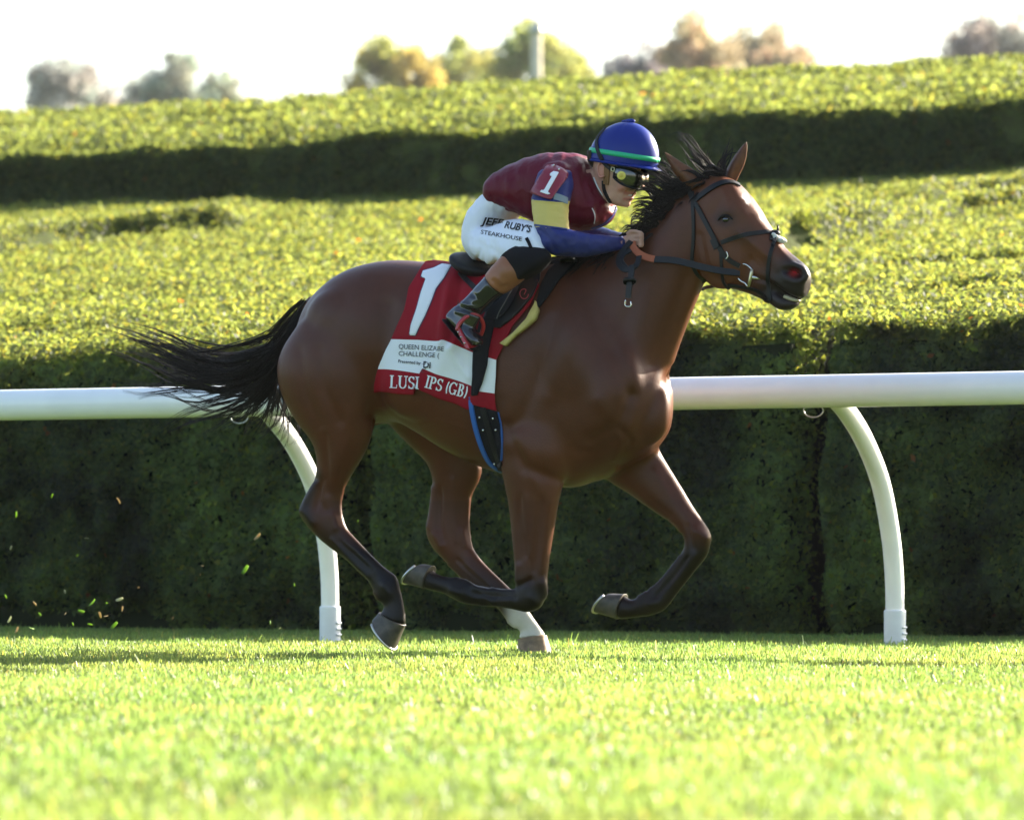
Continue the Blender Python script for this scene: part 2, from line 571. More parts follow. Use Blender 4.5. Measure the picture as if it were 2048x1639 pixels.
# front hedge: three clipped sections, then the broad bank, then the rear hedge
def px_s(px, py):
    return on_t(px, py, T_H) @ RR
S_A, S_B = px_s(712, 1000), px_s(1618, 1000)
front_defs = [
    (-8.2, S_A - 0.03, 'dark clipped yew hedge behind the rail, left section behind the horse tail'),
    (S_A + 0.03, S_B - 0.04, 'dark clipped yew hedge behind the rail, middle section behind the horse legs'),
    (S_B + 0.04, 3.0, 'dark clipped yew hedge behind the rail, right section beyond the narrow gap')]
FRONT_T = 2.4
for (s0, s1, lab) in front_defs:
    rng = np.random.default_rng(int(abs(s0) * 100))
    H = thing('hedge', lab, 'hedge', course(((s0 + s1) / 2), T_H)[0], 'sections of the front hedge')
    hedge_core('twigs', s0, s1, 0.0, FRONT_T, bank_z, -0.02, H, inset=0.09)
    # face leaves
    n = int((s1 - s0) * 1.5 * 9000)
    s = rng.uniform(s0, s1, n); u = rng.random(n)
    z = u * (bank_z(s, np.zeros(n)) - 0.01)
    bul = 0.14 * fbm(s * 1.8, z * 1.3, 11) + 0.10 * fbm(s * 6, z * 5, 13, 2)
    rnd = 0.10 * smoothstep(1.30, 1.5, z) + 0.10 * (1 - smoothstep(0.0, 0.25, z))
    edge = np.minimum(s - s0, s1 - s)
    rnd = rnd + 0.16 * np.exp(-(edge / (0.05 + 0.06 * np.abs(fbm(z * 3, s * 0, 29)))) ** 2)
    t = -0.03 + bul + rnd + rng.exponential(0.025, n)
    V1, _ = leaves(course(s, t + T_H, z), np.tile(-NN + 0.35 * UP, (n, 1)), 0.041, 0.5, rng, .6)
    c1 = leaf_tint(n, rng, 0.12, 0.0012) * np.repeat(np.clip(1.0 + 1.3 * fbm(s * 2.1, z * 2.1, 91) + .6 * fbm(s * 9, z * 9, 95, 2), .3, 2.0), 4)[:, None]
    # top leaves
    m = int((s1 - s0) * FRONT_T * 4300)
    s = rng.uniform(s0, s1, m); t = rng.uniform(0.0, FRONT_T, m)
    z = bank_z(s, t) + rng.normal(0.005, 0.022, m)
    V2, _ = leaves(course(s, t + T_H, z), grad_normal(bank_z, s, t), 0.038, 0.55, rng)
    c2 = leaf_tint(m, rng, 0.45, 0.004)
    # end faces
    k = 2600
    V3 = []
    for se, sg in ((s0, -1), (s1, 1)):
        t = rng.uniform(0, FRONT_T, k); z = rng.uniform(0, 1.45, k)
        q, _ = leaves(course(np.full(k, se) - sg * (0.02 + 0.05 * np.abs(fbm(t * 3, z * 3, 23))), t + T_H, z), np.tile(RR * sg, (k, 1)), 0.036, .6, rng)
        V3.append(q)
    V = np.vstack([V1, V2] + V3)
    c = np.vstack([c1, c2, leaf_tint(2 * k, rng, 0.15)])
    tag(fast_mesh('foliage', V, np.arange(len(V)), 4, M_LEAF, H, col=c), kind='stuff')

def bank_hedge(lab, s0, s1, t0, t1, dens, size, seed, topf=bank_z, base=None, face=None, yellow=0.5):
    rng = np.random.default_rng(seed)
    H = thing('hedge', lab, 'hedge', course((s0 + s1) / 2, t0 + T_H, 0.0)[0])
    b = base if base is not None else 0.0
    hedge_core('twigs', s0, s1, t0, t1, topf, b, H, ds=0.14, dt=0.14, inset=0.035, mt=M_CORE_T)
    n = int((s1 - s0) * (t1 - t0) * dens)
    s = rng.uniform(s0, s1, n); t = rng.uniform(t0, t1, n)
    q = course(s, t + T_H); k = np.abs(q[:, 0]) < 0.5 + 0.112 * (q[:, 1] + CAM_D)
    s, t = s[k], t[k]
    if topf is bank_z:                 # leaves on the short upright faces of the terraces
        for q_, h_, fo_ in _lines:
            m_ = int((q_[-1, 0] - q_[0, 0]) * 1500)
            x_ = rng.uniform(q_[0, 0], q_[-1, 0], m_); y_ = line_y(x_, q_) + rng.uniform(-.06, .08, m_)
            w_ = np.stack([x_, y_, np.zeros(m_)], 1)
            tt_ = w_ @ NN - T_H; kk = (tt_ > t0) & (tt_ < t1)
            s = np.r_[s, (w_ @ RR)[kk]]; t = np.r_[t, tt_[kk]]
    # thinner cover of larger sprigs beyond the edges of the picture
    e = int((s1 - s0) * (t1 - t0) * dens * .10)
    se, te = rng.uniform(s0, s1, e), rng.uniform(t0, t1, e)
    q = course(se, te + T_H); lim = 0.5 + 0.112 * (q[:, 1] + CAM_D)
    k = (np.abs(q[:, 0]) >= lim) & (np.abs(q[:, 0]) < lim + 7)
    se, te = se[k], te[k]; ze = topf(se, te) + rng.normal(0, .02, len(se))
    VE, _ = leaves(course(se, te + T_H, ze), grad_normal(topf, se, te), size * 3.0, 0.5, rng, .7)
    n = len(s)
    z = topf(s, t) + rng.normal(0.0, 0.020, n) + 0.02 * fbm(s * 6, t * 6, 41, 2)
    V1, _ = leaves(course(s, t + T_H, z), grad_normal(topf, s, t), size, 0.6, rng)
    parts, cols = [V1], [leaf_tint(n, rng, yellow, 0.001, .75, 1.3)]
    parts.append(VE); cols.append(leaf_tint(len(se), rng, yellow, 0.0, .75, 1.3))
    if face:
        z0, dn, sz = face
        m = int((s1 - s0) * dn)
        s = rng.uniform(s0, s1, m); zz = z0(s) + rng.random(m) * (topf(s, np.full(m, t0 + .1)) - z0(s))
        tt = t0 - 0.02 + 0.16 * fbm(s * 1.6, zz * 1.6, 43) + 0.1 * fbm(s * 5, zz * 5, 47, 2) + rng.exponential(0.03, m)
        V2, _ = leaves(course(s, tt + T_H, zz), np.tile(-NN + 0.3 * UP, (m, 1)), sz, 0.6, rng)
        parts.append(V2); cols.append(leaf_tint(m, rng, 0.1, 0.002))
    V = np.vstack(parts)
    tag(fast_mesh('foliage', V, np.arange(len(V)), 4, M_LEAF, H, col=np.vstack(cols)), kind='stuff')
    return H

bank_hedge('broad sunlit yellow-green hedge bank sloping up between the front hedge and the rear hedge', -20.0, 3.0, FRONT_T - 0.03, T_2 + 0.3, 1750, 0.040, 5)

T_2D = 7.0
Z_2T = CAM_H + (1072 - 262) / F_PX * D2
def rear_z(s, t):
    u = t - T_2
    return (Z_2T + 0.03 + 0.013 * (s + 17.0) + 0.150 * u - 0.10 * np.exp(-np.clip(u, 0, None) / 0.12) + 0.10 * fbm(s * .7, t * .7, 61) + 0.05 * fbm(s * 2.6, t * 2.6, 67, 2))
bank_hedge('tall dark rear hedge with a sunlit top, standing above the bank below the trees', -24.0, -2.5, T_2, T_2 + T_2D, 1100, 0.066, 9, topf=rear_z, base=1.2,
           face=(lambda s: np.full(len(s), Z_2 - 0.12), 2400, 0.07), yellow=0.25)

# turf blades --------------------------------------------------------
def make_grass():
    rng = np.random.default_rng(21)
    P0 = []
    for d0, d1, dens in ((8.6, 12, 3200), (12, 16, 4200), (16, 20, 5400), (20, 24, 5600), (24, 30.5, 2800)):
        area = 0.5 * (d0 + d1) * 0.19 * 1.3 * (d1 - d0)
        n = int(area * dens)
        d = np.sqrt(rng.uniform(d0 ** 2, d1 ** 2, n))
        x = rng.uniform(-.5, .5, n) * 0.19 * 1.3 * d
        P0.append(np.stack([x, d - CAM_D], 1))
    for d0, d1, dens in ((8.6, 16, 500), (16, 30.5, 650)):       # sparser, broader blades beyond the picture's edges
        n = int(0.5 * (d0 + d1) * 0.19 * 1.2 * (d1 - d0) * dens)
        d = np.sqrt(rng.uniform(d0 ** 2, d1 ** 2, n))
        P0.append(np.stack([rng.choice([-1, 1], n) * rng.uniform(.65, 1.25, n) * 0.19 * d, d - CAM_D], 1))
    p = np.vstack(P0)
    s, t = p @ RR[:2], p @ NN[:2]
    ok = t < T_H + 0.25
    p, s, t = p[ok], s[ok], t[ok]; n = len(p)
    cl = fbm(p[:, 0] * 2.2, p[:, 1] * 2.2, 71) + 0.6 * fbm(p[:, 0] * 9, p[:, 1] * 9, 73, 2)
    h = (0.028 + 0.018 * cl) * rng.uniform(0.55, 1.25, n)
    tall = rng.random(n) < 0.010
    h[tall] *= rng.uniform(1.4, 1.9, tall.sum())
    h *= 1 - 0.55 * smoothstep(T_H - 0.8, T_H, t)
    base = np.stack([p[:, 0], p[:, 1], 0.012 * fbm(p[:, 0] * .6, p[:, 1] * .6, 79)], 1)
    a = rng.uniform(0, 2 * np.pi, n)
    w = rng.uniform(0.0022, 0.0046, n) * np.where(p[:, 1] < -6, 1.25, 1.0) * np.where(np.abs(p[:, 0]) > .65 * .19 * (p[:, 1] + CAM_D), 3.0, 1.0)
    side = np.stack([np.cos(a), np.sin(a), np.zeros(n)], 1) * w[:, None]
    lean = np.stack([rng.normal(0, .45, n), rng.normal(0, .45, n), np.ones(n)], 1)
    lean /= np.linalg.norm(lean, axis=1)[:, None]
    tip = base + lean * h[:, None]
    V = np.stack([base - side, base + side, tip + side * .35, tip - side * .35], 1).reshape(-1, 3)
    g = rng.uniform(.65, 1.3, n) * (1 + 0.3 * cl)
    c = np.stack([g * (1 + .22 * fbm(p[:, 0] * 1.3, p[:, 1] * 1.3, 83)), g, g * rng.uniform(.6, 1.2, n)], 1)
    dry = rng.random(n) < 0.03
    c[dry] *= np.array([2.3, 1.35, 1.5])
    o = fast_mesh('grass', V, np.arange(len(V)), 4, M_GRASS, col=np.repeat(np.clip(c, .2, 4), 4, axis=0))
    tag(o, 'short bright green turf grass of the racecourse in front of the rail', 'grass', kind='stuff')
make_grass()

# rail ----------------------------------------------------------------
A_, B_ = on_ground(660, 1288), on_ground(1790, 1303)
T_POST = (A_ @ NN + B_ @ NN) / 2
T_RAIL, Z_RAIL, R_RAIL = T_POST - 0.70, 1.110, 0.0705
rail = thing('racecourse_rail', 'white plastic racecourse rail on curved gooseneck posts, running behind the horse', 'rail', course(0, T_POST)[0])
_ra, _rb = on_t(0, 810, T_RAIL), on_t(2048, 775, T_RAIL)
def rail_z(s):
    a, b = _ra @ RR, _rb @ RR
    return _ra[2] + (_rb[2] - _ra[2]) * (s - a) / (b - a)
_ss = np.linspace(-6.5, 6.0, 40)
V, F = tube_geo(course(_ss, np.full(40, T_RAIL), rail_z(_ss)), R_RAIL, 40)
mesh_from('rail_pipe', V, F, M_RAIL, rail)
M_SLEEVE = mat('post_sleeve', (0.70, 0.73, 0.75), rough=0.4, spec=0.4, vary=(12.0, 0.06))
M_STEEL = mat('steel', (0.55, 0.55, 0.53), rough=0.3, metal=1.0)
s_posts = [on_t(660, 1288, T_POST) @ RR, on_t(1790, 1303, T_POST) @ RR]
sp = s_posts[1] - s_posts[0]
for s in (s_posts[0] - sp, s_posts[0], s_posts[1], s_posts[1] + sp):
    # side view of the gooseneck: (towards camera, height)
    prof = catmull([(0.0, -0.02), (0.0, 0.18), (0.010, 0.34), (0.055, 0.52), (0.17, 0.74), (0.36, 0.92), (0.55, 1.035), (0.665, 1.085)], 8)
    path = course(np.full(len(prof), s), T_POST - prof[:, 0], prof[:, 1])
    V, F = tube_geo(path, np.linspace(0.041, 0.044, len(prof)), 28)
    post = mesh_from('post', V, F, M_RAIL, rail)
    hz = np.array([-0.02, 0.0, 0.172, 0.179, 0.180])
    V, F = tube_geo(course(np.full(5, s), T_POST, hz), np.array([0.0485, 0.0485, 0.0485, 0.0475, 0.040]), 28)
    sl = mesh_from('sleeve', V, F, M_SLEEVE, post)
    # adjusting notches on the camera-right side of the sleeve
    G = []
    for k in range(4):
        zc = 0.022 + k * 0.027
        a = np.linspace(math.radians(-55), math.radians(25), 9)
        ring_c = course(s, T_POST, zc)[0]
        pth = ring_c + np.outer(np.cos(a), C_R) * 0.049 + np.outer(np.sin(a), np.array([0, 1.0, 0])) * 0.049
        G.append(tube_geo(pth, 0.0055, 8))
    V, F = join_geo(G)
    mesh_from('notch_ribs', V, F, M_SLEEVE, post)
    # pipe saddle under the rail with a small wire loop
    a = np.linspace(0, 2 * np.pi, 24)
    c0 = course(s - 0.09, T_RAIL + 0.0, Z_RAIL - R_RAIL - 0.005)[0]
    loop = c0 + np.outer(np.cos(a), RR) * 0.045 + np.outer(np.sin(a), UP) * 0.028
    V, F = tube_geo(loop, 0.0035, 8)
    mesh_from('wire_loop', V, F, M_STEEL, rail)

# far trees and pole --------------------------------------------------
def far_tree(label, px0, px1, py_top, d, leaf_rgb, tr_rgb, seed, n=5200, k_n=2.2, gaps=0.35, flat=0.8, name='tree'):
    rng = np.random.default_rng(seed); n = int(n * k_n)
    xc, w = (px0 + px1) / 2, (px1 - px0) / 2
    r = w / F_PX * d
    z_top = CAM_H + (1072 - py_top) / F_PX * d
    x = (xc - 1024) / F_PX * d; y = d - CAM_D
    z0 = 2.3
    rz = (205 - py_top) / F_PX * d
    zc = z_top - rz * 1.0
    T = thing(name, label, 'tree', (x, y, z0), 'far trees')
    G = []
    hgt = zc - z0
    G.append(tube_geo(catmull([(x, y, z0 - 0.3), (x + .1 * r, y, z0 + hgt * .5), (x, y, zc + rz * .4)], 6), np.linspace(.055 * r + .12, .03 * r, 13), 8))
    tips = []
    for k in range(9):
        a = rng.uniform(0, 2 * np.pi); e = rng.uniform(.15, .95)
        st = np.array([x, y, zc - rz * .75 + rz * .9 * rng.random()])
        en = np.array([x + r * .75 * math.cos(a), y + r * .75 * math.sin(a), zc + rz * .7 * e])
        G.append(tube_geo(catmull([st, (st + en) / 2 + [0, 0, .1 * r], en], 4), np.linspace(.03 * r, .008 * r, 9), 6))
        tips.append(en)
    V, F = join_geo(G); mesh_from('trunk', V, F, M_BARK, T)
    m = mat('leaf_' + str(seed), leaf_rgb, rough=0.6, spec=0.3, tint=True, translucent=0.5, tcol=tr_rgb)
    nb = 70
    bc = []
    while len(bc) < nb:
        q = rng.normal(0, 1, 3); q /= np.linalg.norm(q); q *= rng.uniform(.25, .88) ** .5
        bc.append(q)
    bc = np.array(bc) * np.array([r, r, rz]) + np.array([x, y, zc])
    br = rng.uniform(.20, .36, nb) * min(r, rz * 1.2)
    who = rng.integers(0, nb, n)
    q = rng.normal(0, 1, (n, 3)); q /= np.linalg.norm(q, axis=1)[:, None]
    pos = bc[who] + q * (br[who] * rng.uniform(.5, 1.1, n))[:, None]
    V, L = leaves(pos, q, 0.06 * r + .16, .8, rng, .75)
    g = rng.uniform(.6, 1.3, n) * rng.uniform(.75, 1.25, nb)[who]
    c = np.stack([g * rng.uniform(.85, 1.2, nb)[who], g, g], 1)
    tag(fast_mesh('crown', V, L, 4, m, T, col=np.repeat(c, 4, axis=0)), kind='stuff')

far_tree('pale grey-brown thin tree at the far left above the rear hedge', 40, 235, 98, 330, (0.30, 0.32, 0.30), (.52, .56, .50), 101, 2600)  # leaf colours paled to stand in for thicker haze
far_tree('grey-green rounded tree, second from the left above the rear hedge', 280, 440, 94, 320, (0.26, 0.30, 0.24), (.46, .52, .40), 102, 4200)
far_tree('small low grey shrubby tree touching the second tree from the left', 240, 340, 150, 325, (0.30, 0.30, 0.26), (.5, .5, .42), 103, 1500)
far_tree('low pale green tree top just right of the second tree', 390, 490, 140, 322, (0.28, 0.32, 0.24), (.5, .54, .38), 109, 1500)
far_tree('large yellow-green tree, left one of the row above the jockey back', 690, 880, 52, 290, (0.32, 0.30, 0.09), (.62, .56, .14), 105, 4200)
far_tree('yellow-green tree in the middle of the row above the jockey', 840, 1010, 72, 295, (0.30, 0.30, 0.10), (.60, .58, .16), 104, 3600)
far_tree('large yellow-green tree, right one of the row above the jockey helmet', 950, 1200, 50, 285, (0.28, 0.31, 0.10), (.58, .60, .16), 106, 4600)
far_tree('dark grey low tree left of the orange tree', 1200, 1370, 90, 320, (0.21, 0.21, 0.22), (.34, .34, .34), 107, 3600)
far_tree('large orange-brown autumn tree above the horse head', 1290, 1500, 34, 300, (0.38, 0.30, 0.18), (.66, .53, .32), 108, 4200)
far_tree('pale orange autumn tree right of the larger orange tree above the horse head', 1430, 1640, 22, 305, (0.42, 0.34, 0.22), (.7, .58, .38), 111, 3600)
far_tree('dark grey-brown tree at the right edge above the rear hedge', 1850, 2120, 20, 310, (0.25, 0.235, 0.22), (.42, .39, .34), 110, 5200)  # haze fading put into these paler leaf colours too

pole = thing('wooden_pole', 'tall weathered pole standing in front of the yellow-green trees', 'pole', ((1073 - 1024) / F_PX * 205, 205 - CAM_D, 2.3))
zt = CAM_H + (1072 - 38) / F_PX * 205
V, F = tube_geo([((1073 - 1024) / F_PX * 205, 205 - CAM_D, z) for z in (2.0, 8.0, 14.0, zt - .2, zt)], [.26, .24, .22, .20, .10], 14)
mesh_from('shaft', V, F, mat('weathered_wood', (.60, .54, .40), rough=.9, vary=(4, .2)), pole)
V, F = tube_geo([((1073 - 1024) / F_PX * 205, 205 - CAM_D - .02, zt - .5), ((1073 - 1024) / F_PX * 205 , 205 - CAM_D - .02, zt - .3)], [.27, .27], 14)
mesh_from('band', V, F, M_STEEL, pole)

# air between the camera and the far trees -----------------------------
def make_haze():
    V = [(x, y, z) for z in (-1.2, 60.0) for (x, y) in ((-130.0, -60.0), (130.0, -60.0), (130.0, 420.0), (-130.0, 420.0))]
    F = [(3, 2, 1, 0), (4, 5, 6, 7), (0, 1, 5, 4), (1, 2, 6, 5), (2, 3, 7, 6), (3, 0, 4, 7)]
    m = bpy.data.materials.new('haze_air'); m.use_nodes = True
    nt = m.node_tree; nt.nodes.clear()
    pv = nt.nodes.new('ShaderNodeVolumePrincipled'); out = nt.nodes.new('ShaderNodeOutputMaterial')
    pv.inputs['Color'].default_value = (0.95, 0.97, 1.0, 1)
    pv.inputs['Density'].default_value = 0.00011
    pv.inputs['Anisotropy'].default_value = 0.2
    nt.links.new(pv.outputs[0], out.inputs['Volume'])
    tag(mesh_from('haze', V, F, m, smooth=False), kind='stuff')
make_haze()
# ================================================================== the horse
HV = 0.0078
def pair_stations(rows):
    return [((a, b), (c, d), v, w) + tuple(r) for (a, b, c, d, v, w, *r) in rows]

torso = pair_stations([   # top px, bottom px, v, halfwidth, exponent
    (604, 660, 606, 745, 0.0, 0.07, 2.0),
    (628, 602, 628, 800, 0.0, 0.16, 2.1),
    (665, 564, 662, 838, 0.0, 0.215, 2.2),
    (704, 539, 705, 855, 0.0, 0.250, 2.2),
    (745, 526, 752, 850, 0.0, 0.262, 2.2),
    (790, 520, 798, 842, 0.0, 0.262, 2.2),
    (850, 523, 850, 868, 0.0, 0.262, 2.2),
    (910, 531, 908, 905, 0.0, 0.275, 2.2),
    (970, 540, 962, 932, 0.0, 0.285, 2.2),
    (1030, 541, 1020, 952, 0.0, 0.278, 2.25),
    (1090, 524, 1084, 968, 0.0, 0.262, 2.3),
    (1150, 528, 1145, 975, 0.0, 0.250, 2.4),
    (1205, 556, 1200, 955, 0.0, 0.240, 2.4),
    (1255, 612, 1250, 930, 0.0, 0.220, 2.4),
    (1294, 680, 1288, 910, 0.0, 0.195, 2.5),
    (1318, 735, 1312, 886, 0.0, 0.150, 2.5)])
neck = pair_stations([
    (1120, 530, 1290, 850, 0.0, 0.19, 2.2),
    (1180, 514, 1326, 770, 0.0, 0.150, 2.2),
    (1236, 494, 1345, 712, 0.0, 0.122, 2.2),
    (1282, 466, 1361, 668, 0.0, 0.106, 2.2),
    (1316, 430, 1377, 628, 0.0, 0.096, 2.2),
    (1344, 398, 1392, 594, 0.0, 0.090, 2.2),
    (1374, 370, 1408, 556, 0.0, 0.086, 2.2),
    (1402, 352, 1428, 528, 0.0, 0.082, 2.2)])
headst = pair_stations([
    (1418, 350, 1392, 440, 0.0, 0.070, 2.2),
    (1450, 352, 1394, 500, 0.0, 0.088, 2.8),
    (1476, 368, 1412, 552, 0.0, 0.098, 3.2),
    (1496, 392, 1444, 572, 0.0, 0.102, 3.4),
    (1515, 417, 1476, 580, 0.0, 0.090, 3.2),
    (1534, 445, 1502, 588, 0.0, 0.072, 3.0),
    (1553, 472, 1522, 590, 0.0, 0.060, 2.8),
    (1572, 497, 1540, 582, 0.0, 0.054, 2.7),
    (1592, 515, 1556, 580, 0.0, 0.056, 2.6),
    (1610, 531, 1576, 586, 0.0, 0.058, 2.6),
    (1618, 548, 1597, 596, 0.0, 0.052, 2.4),
    (1618, 562, 1610, 594, 0.0, 0.032, 2.0)])
lowjaw = pair_stations([
    (1505, 545, 1500, 588, 0.0, 0.040, 2.2),
    (1528, 562, 1522, 598, 0.0, 0.036, 2.2),
    (1548, 574, 1540, 607, 0.0, 0.036, 2.2),
    (1566, 589, 1556, 618, 0.0, 0.037, 2.2),
    (1583, 597, 1574, 621, 0.0, 0.036, 2.2),
    (1600, 602, 1591, 615, 0.0, 0.024, 2.0)])
near_hind = pair_stations([   # front, back
    (730, 600, 600, 650, -0.12, 0.100),
    (765, 690, 570, 694, -0.145, 0.125),
    (768, 750, 557, 738, -0.155, 0.130),
    (758, 800, 566, 788, -0.155, 0.120),
    (748, 842, 592, 838, -0.15, 0.105),
    (737, 885, 624, 882, -0.145, 0.085),
    (724, 914, 634, 911, -0.14, 0.072),
    (706, 944, 634, 944, -0.135, 0.060),
    (689, 974, 624, 974, -0.13, 0.050),
    (683, 1003, 606, 1004, -0.13, 0.045),
    (685, 1030, 600, 1026, -0.13, 0.045),
    (694, 1056, 614, 1050, -0.13, 0.042),
    (706, 1070, 645, 1083, -0.13, 0.036),
    (725, 1090, 694, 1121, -0.13, 0.030),
    (749, 1115, 719, 1145, -0.13, 0.029),
    (772, 1136, 738, 1163, -0.13, 0.031),
    (792, 1152, 748, 1184, -0.13, 0.036),
    (800, 1178, 757, 1198, -0.13, 0.035),
    (807, 1207, 768, 1211, -0.13, 0.030),
    (810, 1232, 765, 1222, -0.13, 0.036),
    (810, 1250, 760, 1228, -0.13, 0.042)])
far_hind = pair_stations([
    (850, 760, 700, 740, 0.13, 0.10),
    (900, 840, 770, 835, 0.14, 0.105),
    (940, 886, 815, 885, 0.14, 0.095),
    (962, 926, 852, 922, 0.14, 0.076),
    (959, 958, 865, 956, 0.14, 0.062),
    (944, 988, 865, 988, 0.14, 0.050),
    (938, 1023, 860, 1023, 0.14, 0.045),
    (938, 1058, 853, 1062, 0.14, 0.045),
    (945, 1092, 864, 1092, 0.14, 0.042),
    (958, 1113, 892, 1124, 0.14, 0.036),
    (977, 1134, 938, 1168, 0.14, 0.031),
    (1002, 1158, 968, 1194, 0.14, 0.030),
    (1030, 1186, 994, 1214, 0.14, 0.033),
    (1056, 1220, 1014, 1240, 0.14, 0.037),
    (1070, 1240, 1028, 1252, 0.14, 0.034),
    (1081, 1255, 1042, 1264, 0.14, 0.030),
    (1092, 1270, 1036, 1277, 0.14, 0.042)])
near_fore = pair_stations([
    (1180, 760, 1040, 800, -0.13, 0.085),
    (1165, 860, 1010, 880, -0.145, 0.10),
    (1140, 930, 1004, 930, -0.15, 0.092),
    (1124, 972, 1010, 965, -0.15, 0.080),
    (1116, 1005, 1018, 1005, -0.15, 0.068),
    (1109, 1047, 1023, 1050, -0.15, 0.058),
    (1101, 1099, 1027, 1099, -0.15, 0.050),
    (1095, 1148, 1031, 1142, -0.15, 0.044),
    (1091, 1184, 1032, 1170, -0.15, 0.044),
    (1082, 1211, 1034, 1177, -0.15, 0.043),
    (1058, 1224, 1030, 1178, -0.15, 0.040),
    (1028, 1219, 1018, 1178, -0.15, 0.034),
    (999, 1214, 1000, 1176, -0.15, 0.029),
    (957, 1211, 957, 1170, -0.15, 0.030),
    (926, 1206, 935, 1162, -0.15, 0.035),
    (906, 1196, 911, 1154, -0.15, 0.034),
    (888, 1187, 890, 1152, -0.15, 0.030),
    (866, 1181, 868, 1144, -0.15, 0.036),
    (850, 1178, 868, 1132, -0.15, 0.042)])
far_fore = pair_stations([
    (1270, 820, 1150, 880, 0.12, 0.085),
    (1308, 880, 1180, 930, 0.14, 0.085),
    (1326, 912, 1222, 965, 0.15, 0.078),
    (1344, 942, 1256, 986, 0.15, 0.068),
    (1364, 976, 1290, 1010, 0.15, 0.058),
    (1386, 1013, 1322, 1032, 0.15, 0.050),
    (1406, 1042, 1346, 1046, 0.15, 0.045),
    (1420, 1066, 1364, 1066, 0.15, 0.045),
    (1420, 1090, 1370, 1087, 0.15, 0.043),
    (1412, 1114, 1364, 1104, 0.15, 0.038),
    (1396, 1134, 1350, 1124, 0.15, 0.032),
    (1374, 1162, 1334, 1144, 0.15, 0.029),
    (1352, 1190, 1314, 1166, 0.15, 0.030),
    (1328, 1220, 1292, 1182, 0.15, 0.035),
    (1300, 1231, 1280, 1190, 0.15, 0.034),
    (1276, 1234, 1266, 1198, 0.15, 0.030),
    (1254, 1237, 1256, 1196, 0.15, 0.036),
    (1236, 1238, 1250, 1188, 0.15, 0.042)])

def blob(px, py, v, rx, rz, rv, rot=0.0):
    """ellipsoid: half sizes in photo pixels along/up (rot degrees) and metres across"""
    c = P(px, py, v)
    sc = 1 / 490.0
    a = math.radians(rot)
    e1 = HEAD * math.cos(a) / math.cos(YAW) - UP * math.sin(a)
    e2 = HEAD * math.sin(a) / math.cos(YAW) + UP * math.cos(a)
    return ellipsoid_geo(c, (e1 * rx * sc, LAT * rv, e2 * rz * sc))

geos = [loft_geo(torso, 5, 40), loft_geo(neck, 6, 36), loft_geo(headst, 6, 32), loft_geo(lowjaw, 5, 24)]
for leg in (near_hind, far_hind, near_fore, far_fore):
    geos.append(loft_geo(leg, 5, 26))
for sg in (-1, 1):
    geos += [blob(1452, 528, sg * .055, 46, 52, .030, 30),      # jowl
             blob(1463, 425, sg * .080, 18, 12, .022, 35),      # brow over the eye
             blob(1592, 548, sg * .042, 26, 22, .022, 30),      # nostril wing
             blob(1290, 800, .08 if sg > 0 else -.045, 46, 92, .115 if sg > 0 else .085, -8),      # breast muscle
             blob(1205, 790, sg * .150, 72, 105, .090, 20),       # point of shoulder
             blob(1130, 720, sg * .17, 85, 130, .095, -25),     # shoulder blade
             blob(1070, 880, sg * .17, 72, 66, .085, 0),        # triceps and elbow
             blob(690, 640, sg * .14, 78, 70, .115, 0),         # hip
             blob(880, 750, sg * .17, 150, 100, .11, 8)]        # rib barrel
# dock of the tail
V, F = tube_geo([P(630, 600, 0), P(606, 625, 0), P(590, 655, 0), P(576, 700, 0)], [.034, .03, .026, .016], 14)
geos.append((V, F))

hb_me, hco, hed = fuse('horse_body', geos, HV)
pr = project(hco)
is_head = smoothstep(1380, 1430, pr[:, 0]) * (1 - smoothstep(620, 640, pr[:, 1]))
is_leg = smoothstep(930, 990, pr[:, 1])
chest = np.exp(-((pr[:, 0] - 1285) / 85) ** 2 - ((pr[:, 1] - 780) / 140) ** 2)
hco = laplace(hco, hed, 22, 0.5, mask=np.clip(1 - 0.80 * is_head - 0.78 * is_leg, 0.1, 1), taubin=False)
hco = laplace(hco, hed, 60, 0.5, mask=chest, taubin=False)
hco = laplace(hco, hed, 4, 0.5)
put_co(hb_me, hco, True)

